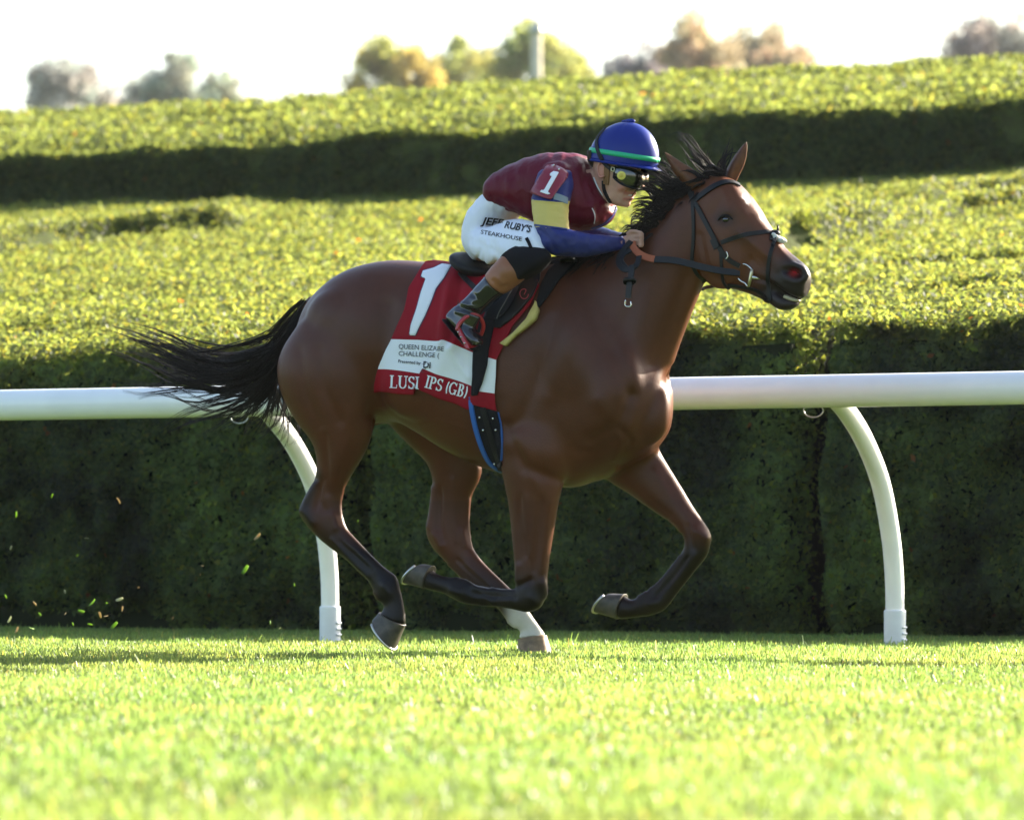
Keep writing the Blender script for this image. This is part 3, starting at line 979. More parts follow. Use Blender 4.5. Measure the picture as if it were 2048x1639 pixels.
# ---- sculpting strokes on the camera side and, mirrored, on the far side
def sculpt(me, co, strokes):
    nrm = normals_of(me)
    pr = project(co)
    for pl, amp, sig in strokes:
        d = poly_dist(pr, pl) if len(pl) > 1 else np.linalg.norm(pr - np.array(pl[0]), axis=1)
        near = nrm @ (-C_F) > 0.05
        k = np.exp(-(d / sig) ** 2) * near
        co = co + nrm * (amp * k)[:, None]
    return co
strokes = [
    # shoulder / neck / chest grooves
    ([(1150, 560), (1190, 640), (1235, 720), (1262, 790)], -0.010, 16),
    ([(1262, 790), (1240, 850), (1180, 880)], -0.010, 12),
    ([(1120, 600), (1150, 700), (1200, 790)], 0.010, 30),
    ([(1240, 860), (1262, 880), (1240, 930)], -0.008, 7),
    ([(1255, 900), (1240, 930), (1200, 958)], 0.007, 8),
    ([(1350, 745), (1325, 770), (1280, 860)], -0.010, 14),
    ([(1340, 790), (1330, 850)], 0.008, 20),
    ([(1012, 850), (1050, 935), (1120, 960)], -0.012, 12),
    ([(1030, 880), (1060, 905), (1110, 915)], 0.012, 24),
    ([(1395, 560), (1370, 640), (1345, 720)], 0.008, 12),
    ([(1370, 560), (1340, 650), (1310, 730)], -0.010, 14),
    # forearm lines
    ([(1080, 1000), (1078, 1060), (1070, 1140)], -0.005, 7),
    ([(1050, 1000), (1052, 1060)], 0.005, 14),
    ([(1330, 960), (1360, 1010), (1390, 1045)], -0.004, 6),
    # flank, stifle, thigh
    ([(775, 610), (765, 690), (758, 760), (745, 830)], -0.020, 20),
    ([(800, 640), (810, 720)], -0.008, 30),
    ([(600, 700), (610, 780), (640, 850)], -0.006, 10),
    ([(690, 620), (680, 720), (690, 800)], 0.008, 40),
    ([(650, 870), (655, 930), (655, 985)], -0.007, 7),
    ([(632, 960), (640, 1005), (648, 1020)], -0.008, 7),
    ([(880, 990), (882, 1050), (886, 1080)], -0.006, 6),
    ([(905, 960), (910, 1040), (915, 1080)], 0.005, 7),
    # belly crease towards the flank
    ([(800, 835), (850, 872), (940, 918)], 0.006, 12),
    # tendons
    ([(705, 1105), (735, 1135)], -0.004, 5), ([(960, 1185), (990, 1195)], -0.003, 5), ([(950, 1190), (1010, 1196)], -0.004, 5),
    ([(1345, 1150), (1310, 1190)], -0.003, 5),
    # ribs and loin
    ([(900, 640), (890, 720)], 0.004, 16), ([(1000, 800), (985, 880)], -0.004, 12),
    # second pass: harder muscle edges, joints and tendons
    ([(1108, 640), (1085, 720), (1060, 800), (1035, 850)], -0.007, 14),
    ([(1160, 620), (1130, 700), (1100, 790)], 0.007, 18),
    ([(1290, 560), (1250, 640), (1225, 700)], -0.006, 16),
    ([(1320, 500), (1285, 600), (1270, 690)], 0.006, 20),
    ([(1200, 800), (1225, 835), (1255, 850)], 0.006, 14),
    ([(1150, 900), (1190, 905), (1230, 880)], -0.006, 9),
    ([(1060, 940), (1080, 975), (1100, 1000)], 0.005, 10),
    ([(1040, 990), (1036, 1060), (1040, 1120)], -0.004, 6), ([(1098, 1010), (1090, 1080), (1082, 1140)], 0.004, 6),
    ([(1085, 1165), (1092, 1190)], 0.0102, 8), ([(1040, 1170), (1060, 1160)], -0.0085, 6), ([(1062, 1195), (1075, 1205)], 0.0085, 9),
    ([(905, 1180), (920, 1185)], 0.0102, 9), ([(940, 1190), (1020, 1198)], 0.0068, 6),
    ([(1395, 1062), (1410, 1075)], 0.0102, 9), ([(1375, 1050), (1385, 1095)], -0.0068, 5), ([(1300, 1208), (1315, 1205)], 0.0102, 9), ([(1390, 1110), (1350, 1165)], 0.0068, 6),
    ([(612, 1025), (625, 1045)], 0.0102, 9), ([(665, 1030), (672, 1055)], 0.0102, 7), ([(690, 1085), (750, 1140)], 0.0068, 6), ([(770, 1172), (780, 1185)], 0.0102, 9),
    ([(870, 1068), (880, 1090)], 0.0085, 8), ([(925, 1062), (930, 1090)], 0.0085, 6), ([(935, 1130), (985, 1178)], 0.0068, 6),
    # tendons behind the cannons, standing clear of the bone
    ([(664, 1078), (700, 1118), (735, 1152)], 0.0055, 4), ([(682, 1084), (712, 1110), (746, 1140)], -0.0065, 4.5),
    ([(898, 1128), (940, 1166), (985, 1205)], 0.0055, 4), ([(915, 1120), (955, 1155), (995, 1190)], -0.0065, 4.5),
    ([(1025, 1182), (990, 1182), (945, 1176)], 0.0055, 4), ([(1030, 1194), (990, 1194), (945, 1187)], -0.0065, 4.5),
    ([(1358, 1112), (1330, 1152), (1300, 1178)], 0.0055, 4), ([(1374, 1116), (1344, 1158), (1312, 1190)], -0.0065, 4.5),
    ([(630, 965), (612, 1000), (604, 1020)], 0.008, 5), ([(645, 960), (634, 995), (632, 1015)], -0.009, 6),
    ([(866, 975), (862, 1020), (857, 1055)], 0.007, 5), ([(880, 975), (876, 1030), (876, 1060)], -0.008, 6),
    ([(690, 985), (690, 1020), (700, 1050)], 0.005, 5), ([(936, 1000), (936, 1050), (946, 1085)], 0.005, 5),
    ([(1036, 1130), (1034, 1160)], 0.006, 5), ([(1060, 1120), (1062, 1160)], -0.005, 6), ([(1040, 1000), (1046, 1060), (1052, 1110)], -0.006, 7),
    ([(1342, 1042), (1360, 1062)], 0.006, 5), ([(1300, 1000), (1340, 1030)], -0.005, 7), ([(1310, 945), (1345, 990), (1375, 1025)], 0.005, 9),
    ([(750, 1186), (758, 1198)], 0.007, 5), ([(1018, 1243), (1028, 1252)], 0.007, 5), ([(912, 1156), (930, 1162)], 0.006, 5), ([(1290, 1186), (1278, 1192)], 0.006, 5),
    ([(640, 700), (650, 780), (680, 840)], -0.007, 12), ([(720, 640), (735, 700)], 0.006, 18), ([(700, 830), (690, 880), (670, 930)], 0.006, 14),
    ([(620, 650), (640, 620), (690, 600)], -0.004, 14), ([(740, 560), (790, 580), (830, 600)], -0.005, 14),
    # veins
    ([(1252, 830), (1236, 862), (1242, 890), (1228, 920)], 0.0028, 3.5), ([(1300, 600), (1290, 640), (1300, 690)], 0.002, 3.5),
    ([(1072, 1000), (1066, 1050), (1060, 1110)], 0.0022, 3.0), ([(840, 850), (880, 840), (940, 860)], 0.002, 3.5), ([(700, 870), (684, 910), (676, 960)], 0.0022, 3.0),
    ([(1488, 480), (1478, 500), (1486, 520)], 0.002, 2.6), ([(1500, 488), (1512, 505), (1530, 515)], 0.002, 2.6),
    # head: cheek edge, face crest, temple, eye hollow, mouth
    ([(1400, 470), (1412, 530), (1445, 566)], -0.006, 7),
    ([(1500, 520), (1488, 556), (1470, 570)], -0.006, 8),
    ([(1478, 465), (1510, 490), (1535, 510)], 0.006, 7),
    ([(1470, 490), (1500, 520), (1540, 540)], -0.0035, 13),
    ([(1440, 400), (1425, 430)], -0.006, 10),
    ([(1450, 439)], -0.010, 9),
    ([(1475, 415), (1490, 430)], 0.005, 7),
    ([(1455, 375), (1462, 395)], -0.005, 7),
    ([(1507, 554), (1530, 562), (1548, 572), (1568, 588), (1586, 598), (1602, 601)], -0.012, 4.5),
    ([(1580, 541), (1592, 548)], -0.030, 9), ([(1572, 539), (1584, 541), (1597, 552)], -0.014, 9),
    ([(1570, 533), (1588, 527), (1604, 538), (1606, 556), (1592, 562)], 0.006, 5),
    ([(1556, 548), (1566, 566), (1590, 578)], -0.005, 7),
    ([(1556, 478), (1574, 502), (1594, 522)], -0.004, 5),
    ([(1500, 400), (1520, 428)], 0.004, 8)]
hco = sculpt(hb_me, hco, strokes)
hco = laplace(hco, hed, 1, 0.4)
put_co(hb_me, hco)

# ---- coat colour
pr = project(hco)
X, Y = pr[:, 0], pr[:, 1]
vlat = hco @ LAT
bay = np.array([0.078, 0.0225, 0.0085]); black = np.array([0.0045, 0.0035, 0.003]); tan = np.array([0.118, 0.040, 0.0135])
nz = fbm(hco @ HEAD * 3, hco[:, 2] * 3, 201)
nz2 = fbm(hco @ HEAD * 11, hco[:, 2] * 11, 205)
c = np.tile(bay, (len(hco), 1)) * (1 + 0.35 * nz + 0.12 * nz2)[:, None]
def blend(mask, colr, amt=1.0):
    global c
    k = np.clip(mask * amt, 0, 1)[:, None]
    c = c * (1 - k) + np.asarray(colr) * k
# darker upper body dapple and topline, lighter inner legs/flank
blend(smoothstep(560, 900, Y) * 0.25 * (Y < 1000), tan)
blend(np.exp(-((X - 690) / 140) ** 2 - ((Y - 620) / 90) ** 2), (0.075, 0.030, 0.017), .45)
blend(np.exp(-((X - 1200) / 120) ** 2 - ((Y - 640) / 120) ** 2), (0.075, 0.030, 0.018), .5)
nearm, farm = vlat < 0, vlat > 0.02
legs_dark = [((600, 1005), (612, 1040), (680, 1062), (770, 1150), (790, 1260), 20), ]
# black points by leg
d = poly_dist(pr, [(606, 1020), (640, 1062), (720, 1120), (775, 1170), (790, 1250)])
blend(smoothstep(46, 18, d) * smoothstep(1000, 1120, Y) * (X < 830) * nearm, black, .98)
blend(smoothstep(24, 6, poly_dist(pr, [(626, 950), (604, 1015), (612, 1045)])) * nearm, black, .8)
d = poly_dist(pr, [(880, 1085), (1000, 1190)])
blend(smoothstep(60, 20, d) * smoothstep(1090, 1180, Y) * (X > 850) * (X < 1040) * farm, (0.03, 0.017, 0.012), .9)
blend(smoothstep(1000, 1030, X) * smoothstep(1205, 1216, Y) * farm * (X < 1130), (0.62, 0.58, 0.50), 1.0)
blend(smoothstep(1120, 1190, Y + .15 * (1090 - X)) * (X > 820) * (X < 1110) * nearm, black, .97)
kn = smoothstep(1050, 1110, Y) * (X > 1180) * farm
blend(kn, black, .93)
blend(smoothstep(1360, 1420, X) * (Y < 640), (0.112, 0.034, 0.012), .9)  # redder head coat, also brightened to imitate orange sunlight on the face
blend(smoothstep(60, 10, poly_dist(pr, [(1412, 560), (1387, 637), (1353, 714), (1350, 800)])) * (Y < 860), (0.115, 0.038, 0.013), .7)  # orange rim light painted along the throat and breast edge
# dark muzzle, eye surround, jaw edge
uh = (X - 1420) * 0.68 + (Y - 380) * 0.73
blend(smoothstep(165, 235, uh + 14 * nz2 * 2) * (X > 1400) * (Y < 640), (0.020, 0.015, 0.014), .96)
blend(np.exp(-((X - 1450) / 22) ** 2 - ((Y - 436) / 17) ** 2) * (X > 1400), black, .8)
blend(np.exp(-((X - 1490) / 30) ** 2 - ((Y - 470) / 22) ** 2), (0.05, 0.026, 0.018), .5)
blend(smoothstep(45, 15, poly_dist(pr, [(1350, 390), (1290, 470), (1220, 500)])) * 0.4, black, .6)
# small white star, partly painted sheen, and snip
fr = (np.abs(vlat) < 0.055) & (X > 1466)
blend(smoothstep(18, 9, np.hypot((X - 1490) * 1.2, (Y - 402) * .8) + 12 * nz2) * fr, (0.6, 0.55, 0.5), .95)
# inside of the nostrils: cavity shade painted dark, then red flesh
blend(np.exp(-((X - 1585) / 17) ** 2 - ((Y - 544) / 13) ** 2) * (Y < 640), (0.006, 0.004, 0.004), 1.0)
blend(np.exp(-((X - 1588) / 8) ** 2 - ((Y - 546) / 6) ** 2) * (Y < 640), (0.42, 0.02, 0.02), 1.0)
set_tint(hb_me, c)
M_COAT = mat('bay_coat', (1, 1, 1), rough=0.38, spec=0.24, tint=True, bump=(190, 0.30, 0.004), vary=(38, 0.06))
M_HOOF = mat('hoof_horn', (0.075, 0.062, 0.050), rough=0.5, spec=0.4, vary=(30, 0.45), bump=(60, .2, .004))
M_HOOFP = mat('hoof_horn_brown', (0.26, 0.17, 0.10), rough=0.5, spec=0.4, vary=(26, 0.5), bump=(60, .2, .004))
M_SHOE = mat('horseshoe_metal', (0.6, 0.58, 0.55), rough=0.35, metal=1.0)
M_HAIR = mat('black_hair', (0.012, 0.008, 0.007), rough=0.5, spec=0.22)
M_EYE = mat('horse_eye', (0.012, 0.007, 0.005), rough=0.06, spec=0.7, coat=1.0)
M_NOST = mat('nostril_flesh', (0.5, 0.015, 0.015), rough=0.35, spec=0.5, translucent=0.6, tcol=(0.9, 0.03, 0.02))
M_TEETH = mat('teeth', (0.40, 0.34, 0.20), rough=0.35)

horse = thing('horse', 'galloping bay thoroughbred horse with black tail carrying the jockey past the rail', 'horse', (0.0, 0.0, 0.0))
hbody = link_mesh('body', hb_me, M_COAT, horse)
HB = bvh_of(hbody)

# hooves: (coronet front, coronet back, ground front, ground back, v, material)
def hoof(cf, cb, gf, gb, v, m, wc=0.045, wg=0.060):
    cf, cb = np.array(cf, float), np.array(cb, float)
    cf, cb = cf + (cb - cf) * .05, cb + (cf - cb) * .06
    rows = [((cf[0] * .85 + cb[0] * .15, cf[1] * .85 + cb[1] * .15), (cb[0] * .85 + cf[0] * .15, cb[1] * .85 + cf[1] * .15), v, wc * .7, 2.2)]
    for k in (0.0, .12, .5, .95):
        f = (cf[0] + (gf[0] - cf[0]) * k, cf[1] + (gf[1] - cf[1]) * k)
        b = (cb[0] + (gb[0] - cb[0]) * k, cb[1] + (gb[1] - cb[1]) * k)
        rows.append((f, b, v, wc + (wg - wc) * k, 2.3))
    rows.append(((gf[0] * .97 + gb[0] * .03, gf[1] * .97 + gb[1] * .03), (gb[0] * .97 + gf[0] * .03, gb[1] * .97 + gf[1] * .03), v, wg * .95, 2.3))
    V, F = loft_geo(rows, 4, 28)
    h = mesh_from('hoof', V, F, m, horse)
    # light racing plate round the rim of the sole
    a, b = P(*gf, v), P(*gb, v)
    ce, hv = (a + b) / 2, (a - b) / 2
    th = np.linspace(-2.4, 2.4, 26)
    cf3, cb3 = P(*cf, v), P(*cb, v)
    dn = (a + b) / 2 - (cf3 + cb3) / 2; dn /= np.linalg.norm(dn)
    path = ce + np.outer(np.cos(th), hv * .97) + np.outer(np.sin(th), LAT * wg * .97) + dn * 0.004
    V, F = ribbon_geo(path, np.tile(dn, (26, 1)), 0.016, 0.008)
    mesh_from('shoe', V, F, M_SHOE, h)
hoof((812, 1251), (757, 1222), (788, 1297), (749, 1238), -0.13, M_HOOF)
hoof((1094, 1269), (1034, 1278), (1106, 1322), (1039, 1294), 0.14, M_HOOFP)
hoof((848, 1179), (868, 1128), (810, 1166), (846, 1127), -0.15, M_HOOF)
hoof((1234, 1240), (1252, 1184), (1192, 1224), (1222, 1186), 0.15, M_HOOF)

# ears ------------------------------------------------------------------
def ear(tip, pts_up, pts_lo, v0, v1, curl):
    """leaf-shaped ear: centre line from base to tip, cupped across"""
    up_, lo_ = catmull(pts_up + [tip], 5), catmull(pts_lo + [tip], 5)
    n = min(len(up_), len(lo_)); up_, lo_ = resample(up_, 14), resample(lo_, 14)
    V, F = [], []
    K = 9
    for side in (0, 1):
        for i in range(14):
            vv = v0 + (v1 - v0) * i / 13
            a, b = P(*up_[i], vv), P(*lo_[i], vv)
            wdt = np.linalg.norm(a - b)
            for k in range(K):
                q = k / (K - 1)
                bulge = math.sin(math.pi * q) * wdt * curl
                V.append(a * (1 - q) + b * q + LAT * (bulge + (0.006 if side else 0.0) * (1 - .6 * i / 13)))
    for side in (0, 1):
        o = side * 14 * K
        for i in range(13):
            for k in range(K - 1):
                f = (o + i * K + k, o + i * K + k + 1, o + (i + 1) * K + k + 1, o + (i + 1) * K + k)
                F.append(f if side == 0 else f[::-1])
    o = 14 * K
    for i in range(13):
        for k in (0, K - 1):
            F.append((i * K + k, (i + 1) * K + k, o + (i + 1) * K + k, o + i * K + k))
    return mesh_from('ear', V, F, M_EAR, horse)
M_EAR = mat('ear_coat', (0.16, 0.062, 0.026), rough=0.5, spec=0.35, translucent=0.25, tcol=(0.5, 0.16, 0.06), bump=(200, .15, .003), vary=(40, .25))
ear((1329, 304), [(1412, 366), (1392, 344), (1362, 324), (1340, 310)], [(1382, 384), (1368, 368), (1350, 348), (1334, 318)], -0.045, -0.075, -0.45)
ear((1493, 284), [(1446, 362), (1452, 342), (1466, 316), (1484, 292)], [(1472, 362), (1478, 350), (1489, 326), (1494, 298)], 0.045, 0.06, -0.40)

# eye, nostril lining, teeth -------------------------------------------
for sg in (-1, 1):
    e, n = cast(HB, 1451, 439)
    V, F = ellipsoid_geo(e - n * 0.006 + HEAD * .001, (HEAD * .020, LAT * .016, UP * .0145), 20, 14)
    if sg > 0: V = mirror(V)
    mesh_from('eye', V, F, M_EYE, horse)
    pth = []
    for (x, y) in catmull([(1436, 441), (1444, 432), (1455, 431), (1466, 439)], 5):
        q, m = cast(HB, x, y); pth.append(q + m * 0.003)
    V, F = tube_geo(pth, np.r_[.002, np.full(len(pth) - 2, .0048), .002], 8)
    if sg > 0: V = mirror(V)
    mesh_from('eyelid', V, F, M_HAIR, horse)
    q, m = cast(HB, 1588, 545)
    V, F = ellipsoid_geo(q - m * 0.001, (HEAD * .013 - UP * .003, LAT * .004, UP * .009), 14, 10)
    if sg > 0: V = mirror(V)
    mesh_from('nostril_lining', V, F, M_NOST, horse)
V, F = loft_geo([((1573, 589), (1571, 597), 0, .026, 4), ((1586, 594), (1584, 602), 0, .024, 4), ((1596, 598), (1594, 604), 0, .018, 3), ((1600, 600), (1599, 603), 0, .010, 2.5)], 4, 24)
mesh_from('teeth', V, F, M_TEETH, horse)
# ================================================================== hair
def strands(name, guides, parent, seed, m=None, sides=3):
    """guides: (px polyline, v list, spread px list, count, root radius, wave px)"""
    rng = np.random.default_rng(seed)
    VV, LL, off = [], [], 0
    for pl, vs_, sp_, cnt, rad, wav in guides:
        if name == 'tail': cnt, wav = int(cnt * 1.5), wav * 1.5
        n = 15 if name == 'tail' else 11
        k = len(pl)
        rows = np.c_[np.array(pl, float), np.interp(np.linspace(0, 1, k), np.linspace(0, 1, len(vs_)), vs_), np.interp(np.linspace(0, 1, k), np.linspace(0, 1, len(sp_)), sp_)]
        g = resample(catmull(rows, 8), n)
        u = np.linspace(0, 1, n)
        nl = max(2, int(round(cnt / 9)))
        lock = [(rng.normal(0, .5, 2), rng.normal(0, .5), rng.normal(0, .5, 2), rng.uniform(.72, 1.0), rng.uniform(0, 6.28), rng.uniform(.7, 1.7)) for _ in range(nl)]
        for _ in range(cnt):
            lo_, lv, l2, ll, ph, fq = lock[rng.integers(nl)]
            o = lo_; ov = lv + rng.normal(0, .08)
            ln = np.clip(ll * rng.uniform(.86, 1.04), .4, 1.0)
            uu = u * ln
            gx = np.stack([np.interp(uu, u, g[:, j]) for j in range(4)], 1)
            jit = rng.normal(0, .16, 2)
            cl_ = 1 - .75 * np.sin(np.clip(uu * 1.25, 0, 1) * np.pi / 2) + .55 * np.clip(uu - .8, 0, 1) * 5 * (rng.random() < .3)
            w = wav * uu * np.sin(ph + fq * 6.28 * uu) + .25 * wav * uu * np.sin(rng.uniform(0, 6.28) + 9 * uu)
            base = np.maximum(gx[:, 3], 5)
            px = gx[:, 0] + gx[:, 3] * (o[0] + l2[0] * uu) + base * jit[0] * cl_ + w * .5
            py = gx[:, 1] + gx[:, 3] * (o[1] + l2[1] * uu) + base * jit[1] * cl_ + w
            pv = gx[:, 2] + gx[:, 3] / 490 * ov
            path = np.array([P(a, b, c) for a, b, c in zip(px, py, pv)])
            r = rad * rng.uniform(.6, 1.3) * (1 - uu / ln * .0) * np.clip(1.05 - u ** 2.2, .15, 1) * 1.15
            t = np.gradient(path, axis=0); t /= np.linalg.norm(t, axis=1)[:, None] + 1e-9
            a = np.cross(t, np.array([.2, 1, .3])); a /= np.linalg.norm(a, axis=1)[:, None] + 1e-9
            b = np.cross(t, a)
            th = np.linspace(0, 2 * np.pi, sides, endpoint=False)
            ring = path[:, None, :] + r[:, None, None] * (np.cos(th)[None, :, None] * a[:, None, :] + np.sin(th)[None, :, None] * b[:, None, :])
            VV.append(ring.reshape(-1, 3))
            i, s = np.meshgrid(np.arange(n - 1), np.arange(sides), indexing='ij')
            s2 = (s + 1) % sides
            q = np.stack([i * sides + s, i * sides + s2, (i + 1) * sides + s2, (i + 1) * sides + s], -1).reshape(-1) + off
            LL.append(q); off += n * sides
    o = fast_mesh(name, np.vstack(VV), np.concatenate(LL), 4, m or M_HAIR, parent, smooth=True)
    return o

R0 = [(616, 614), (593, 654), (569, 704)]
tail_g = [
    (R0 + [(530, 722), (472, 752), (405, 742), (337, 712), (270, 683), (214, 660)], [0, 0, .02, .04], [10, 26, 42, 30, 10], 130, .0021, 5),
    (R0 + [(525, 735), (460, 762), (395, 752), (320, 722), (250, 700), (190, 694)], [0, .03, .05], [10, 26, 38, 24, 8], 80, .0020, 5),
    (R0 + [(540, 700), (506, 692), (481, 681)], [0, 0, -.02], [8, 12, 5], 26, .0016, 4),
    (R0 + [(500, 735), (440, 735), (405, 719), (371, 694), (342, 671), (304, 665)], [0, .02, .03], [10, 18, 14, 5], 40, .0019, 4),
    (R0 + [(520, 745), (472, 768), (382, 764), (292, 770), (214, 758)], [0, -.02, -.03], [18, 30, 24, 8], 60, .0019, 6),
    (R0 + [(540, 750), (517, 780), (450, 807), (371, 825), (315, 852), (278, 878)], [0, -.03, -.05], [18, 26, 20, 6], 60, .0019, 7),
    (R0 + [(545, 760), (517, 800), (450, 843), (400, 856), (372, 848)], [0, -.02, -.06], [16, 24, 16, 5], 50, .0019, 8),
    (R0 + [(556, 755), (535, 815), (500, 856), (470, 903)], [0, .02, 0], [14, 30, 26, 8], 80, .0018, 8),
    (R0 + [(562, 770), (553, 838), (520, 878), (490, 890)], [0, 0, -.03], [12, 26, 22, 8], 80, .0018, 8),
    (R0 + [(568, 780), (590, 843), (582, 878), (548, 905)], [.0, .05, .06], [10, 22, 18, 6], 70, .0018, 7),
    (R0 + [(520, 740), (430, 755), (340, 762), (281, 786), (241, 840)], [0, -.02, -.05], [14, 14, 8, 3], 14, .0017, 4),
    (R0 + [(540, 760), (472, 788), (382, 802), (310, 776), (270, 790)], [0, -.03, -.06], [14, 16, 12, 5], 16, .0014, 5),
    (R0 + [(550, 735), (525, 765), (500, 800), (480, 830)], [0, -.02, -.02], [10, 30, 42, 28], 150, .0024, 6)]
strands('tail', tail_g, horse, 301)

mane_g = []
crest = catmull([(1392, 356), (1366, 376), (1342, 400), (1316, 432), (1298, 458), (1276, 480), (1240, 498), (1190, 512), (1140, 520), (1108, 528)], 4)
rngm = np.random.default_rng(311)
for i, (x, y) in enumerate(crest):
    # base layer lying on the neck, both sides of the crest
    if x > 1268:
        mane_g.append(([(x + 10, y + 8), (x - 2, y - 4), (x - 22, y - 8), (x - 40, y + 6)], [-0.045, -.05, -.06], [10, 14, 16], 60, .0014, 2))
        mane_g.append(([(x + 10, y + 4), (x - 2, y + 8), (x - 18, y + 14), (x - 34, y + 22)], [-.04, -.075, -.095], [10, 14, 14], 40, .0014, 2))
    else:
        mane_g.append(([(x + 4, y - 2), (x - 20, y + 2), (x - 46, y + 16), (x - 70, y + 34)], [0.0, -.06, -.13], [10, 16, 20], 44, .0015, 3))
mane_g += [
    ([(1376, 374), (1352, 346), (1330, 328), (1322, 312)], [0, -.03], [16, 16, 8], 64, .0014, 3),
    ([(1362, 388), (1336, 356), (1310, 340), (1286, 346)], [0, -.04], [18, 20, 10], 96, .0014, 3),
    ([(1350, 402), (1322, 370), (1292, 364), (1258, 376)], [0, -.05], [18, 20, 12], 96, .0014, 3),
    ([(1340, 416), (1312, 388), (1290, 384), (1262, 394)], [0, -.05], [18, 20, 10], 80, .0014, 3),
    ([(1326, 434), (1304, 404), (1288, 398), (1272, 404), (1262, 416)], [0, -.05], [16, 18, 10], 64, .0014, 3),
    ([(1314, 454), (1298, 428), (1282, 420), (1262, 424), (1258, 438)], [0, -.05], [16, 14, 6], 41, .0012, 3),
    ([(1302, 472), (1288, 448), (1272, 450), (1262, 466), (1264, 486)], [0, -.07, -.10], [12, 10, 4], 35, .0012, 2),
    ([(1290, 440), (1272, 430), (1262, 440), (1260, 458), (1266, 470)], [0, -.05], [5, 6, 3], 11, .0010, 2),
    ([(1240, 496), (1222, 484), (1212, 470), (1200, 474)], [0, .02], [8, 8, 5], 25, .0010, 2),
    ([(1214, 500), (1196, 486), (1186, 480)], [0, .02], [8, 10, 5], 22, .0010, 2)]
strands('mane', mane_g, horse, 302)
fore_g = [
    ([(1440, 352), (1418, 338), (1396, 308), (1374, 282), (1348, 262)], [0, -.02], [12, 12, 12, 7], 96, .0013, 3),
    ([(1430, 350), (1402, 326), (1384, 292), (1366, 270), (1338, 282)], [0, -.02], [12, 12, 10, 6], 35, .0010, 3),
    ([(1446, 350), (1446, 330), (1456, 308), (1470, 278)], [0, .02], [10, 12, 10, 6], 54, .0011, 4),
    ([(1448, 350), (1440, 332), (1446, 314), (1476, 300)], [0, -.02], [10, 10, 7], 22, .0010, 3),
    ([(1420, 350), (1400, 330), (1382, 318), (1372, 300)], [0, -.03], [16, 18, 10], 64, .0013, 2),
    ([(1444, 352), (1424, 334), (1416, 316), (1430, 292)], [0, -.02], [12, 12, 8], 41, .0010, 3),
    ([(1410, 344), (1432, 348), (1456, 352)], [-.04, -.05, -.03], [10, 10, 6], 64, .0014, 2)]
strands('forelock', fore_g, horse, 303)
# ================================================================== tack
from mathutils.geometry import delaunay_2d_cdt

def sheet(name, poly, bvh, offset, thick, m, parent, step=5.0, wob=0.0, vfall=-0.3, col=None, rnd=0.0, finish=None):
    """closed slab with outline poly (px) laid over a surface; offset above it"""
    pl = resample(np.vstack([poly, poly[:1]]), max(12, int(np.linalg.norm(np.diff(np.vstack([poly, poly[:1]]), axis=0), axis=1).sum() / step)))[:-1]
    lo, hi = pl.min(0), pl.max(0)
    gx, gy = np.meshgrid(np.arange(lo[0] + step / 2, hi[0], step), np.arange(lo[1] + step / 2, hi[1], step))
    g = np.stack([gx.ravel(), gy.ravel()], 1)
    g = g[in_poly(g, pl)]
    g = g[poly_dist(g, np.vstack([pl, pl[:1]])) > step * .45] if len(g) else g
    pts = [Vector(p) for p in np.vstack([pl, g])]
    nb = len(pl)
    vo, eo, fo, *_ = delaunay_2d_cdt(pts, [(i, (i + 1) % nb) for i in range(nb)], [], 1, 1e-4)
    q = np.array([tuple(v) for v in vo])
    W, N_ = [], []
    for x, y in q:
        h = cast(bvh, x, y)
        if h is None:
            h = cast(bvh, x, y, fallback=P(x, y, vfall))
            W.append(P(x, y, (np.asarray(h[0]) @ LAT))); N_.append(-LAT)
        else:
            W.append(h[0]); N_.append(h[1])
    W, N_ = np.array(W), np.array(N_)
    # even out the normals
    for _ in range(4):
        acc = N_.copy()
        for f in fo:
            mm = sum(N_[i] for i in f)
            for i in f: acc[i] += mm * .3
        N_ = acc / np.linalg.norm(acc, axis=1)[:, None]
    off = np.full(len(q), offset)
    if wob: off = off + wob * fbm(q[:, 0] / 28, q[:, 1] / 28, 401)
    if rnd:
        e = poly_dist(q, np.vstack([pl, pl[:1]]))
        off = off - rnd * np.exp(-(e / (step * 1.2)) ** 2)
    top = W + N_ * off[:, None]; bot = top - N_ * thick
    n = len(q)
    F = [tuple(f) if True else f for f in fo]
    # keep the outside of the slab turned to the camera
    out = []
    for f in F:
        a, b, c = (top[i] for i in f[:3])
        if np.cross(b - a, c - a) @ N_[f[0]] < 0: f = f[::-1]
        out.append(tuple(f)); out.append(tuple(i + n for i in f[::-1]))
    cnt = {}
    for f in out[::2]:
        for a, b in zip(f, f[1:] + f[:1]): cnt[(a, b)] = 1
    for (a, b) in list(cnt):
        if (b, a) not in cnt: out.append((b, a, a + n, b + n))
    return mesh_from(name, np.vstack([top, bot]), out, m, parent)

def strap(name, pl, bvh, width, thick, m, parent, offset=0.004, vfall=-0.1, mirrored=False, n=None, closed_v=None):
    p = catmull(pl, 6)
    p = resample(p, n or max(8, int(np.linalg.norm(np.diff(p, axis=0), axis=1).sum() / 5)))
    path, nn = [], []
    for row in p:
        h = cast(bvh, row[0], row[1], fallback=P(row[0], row[1], vfall))
        path.append(h[0] + h[1] * offset); nn.append(h[1])
    path, nn = np.array(path), np.array(nn)
    for _ in range(3):
        nn[1:-1] = nn[1:-1] + nn[:-2] + nn[2:]
        nn /= np.linalg.norm(nn, axis=1)[:, None]
        path[1:-1] = path[1:-1] * .5 + (path[:-2] + path[2:]) * .25
    V, F = ribbon_geo(path, nn, width, thick)
    o = mesh_from(name, V, F, m, parent, smooth=False)
    if mirrored:
        mesh_from(name, mirror(V), [f[::-1] for f in F], m, parent, smooth=False)
    return path, nn

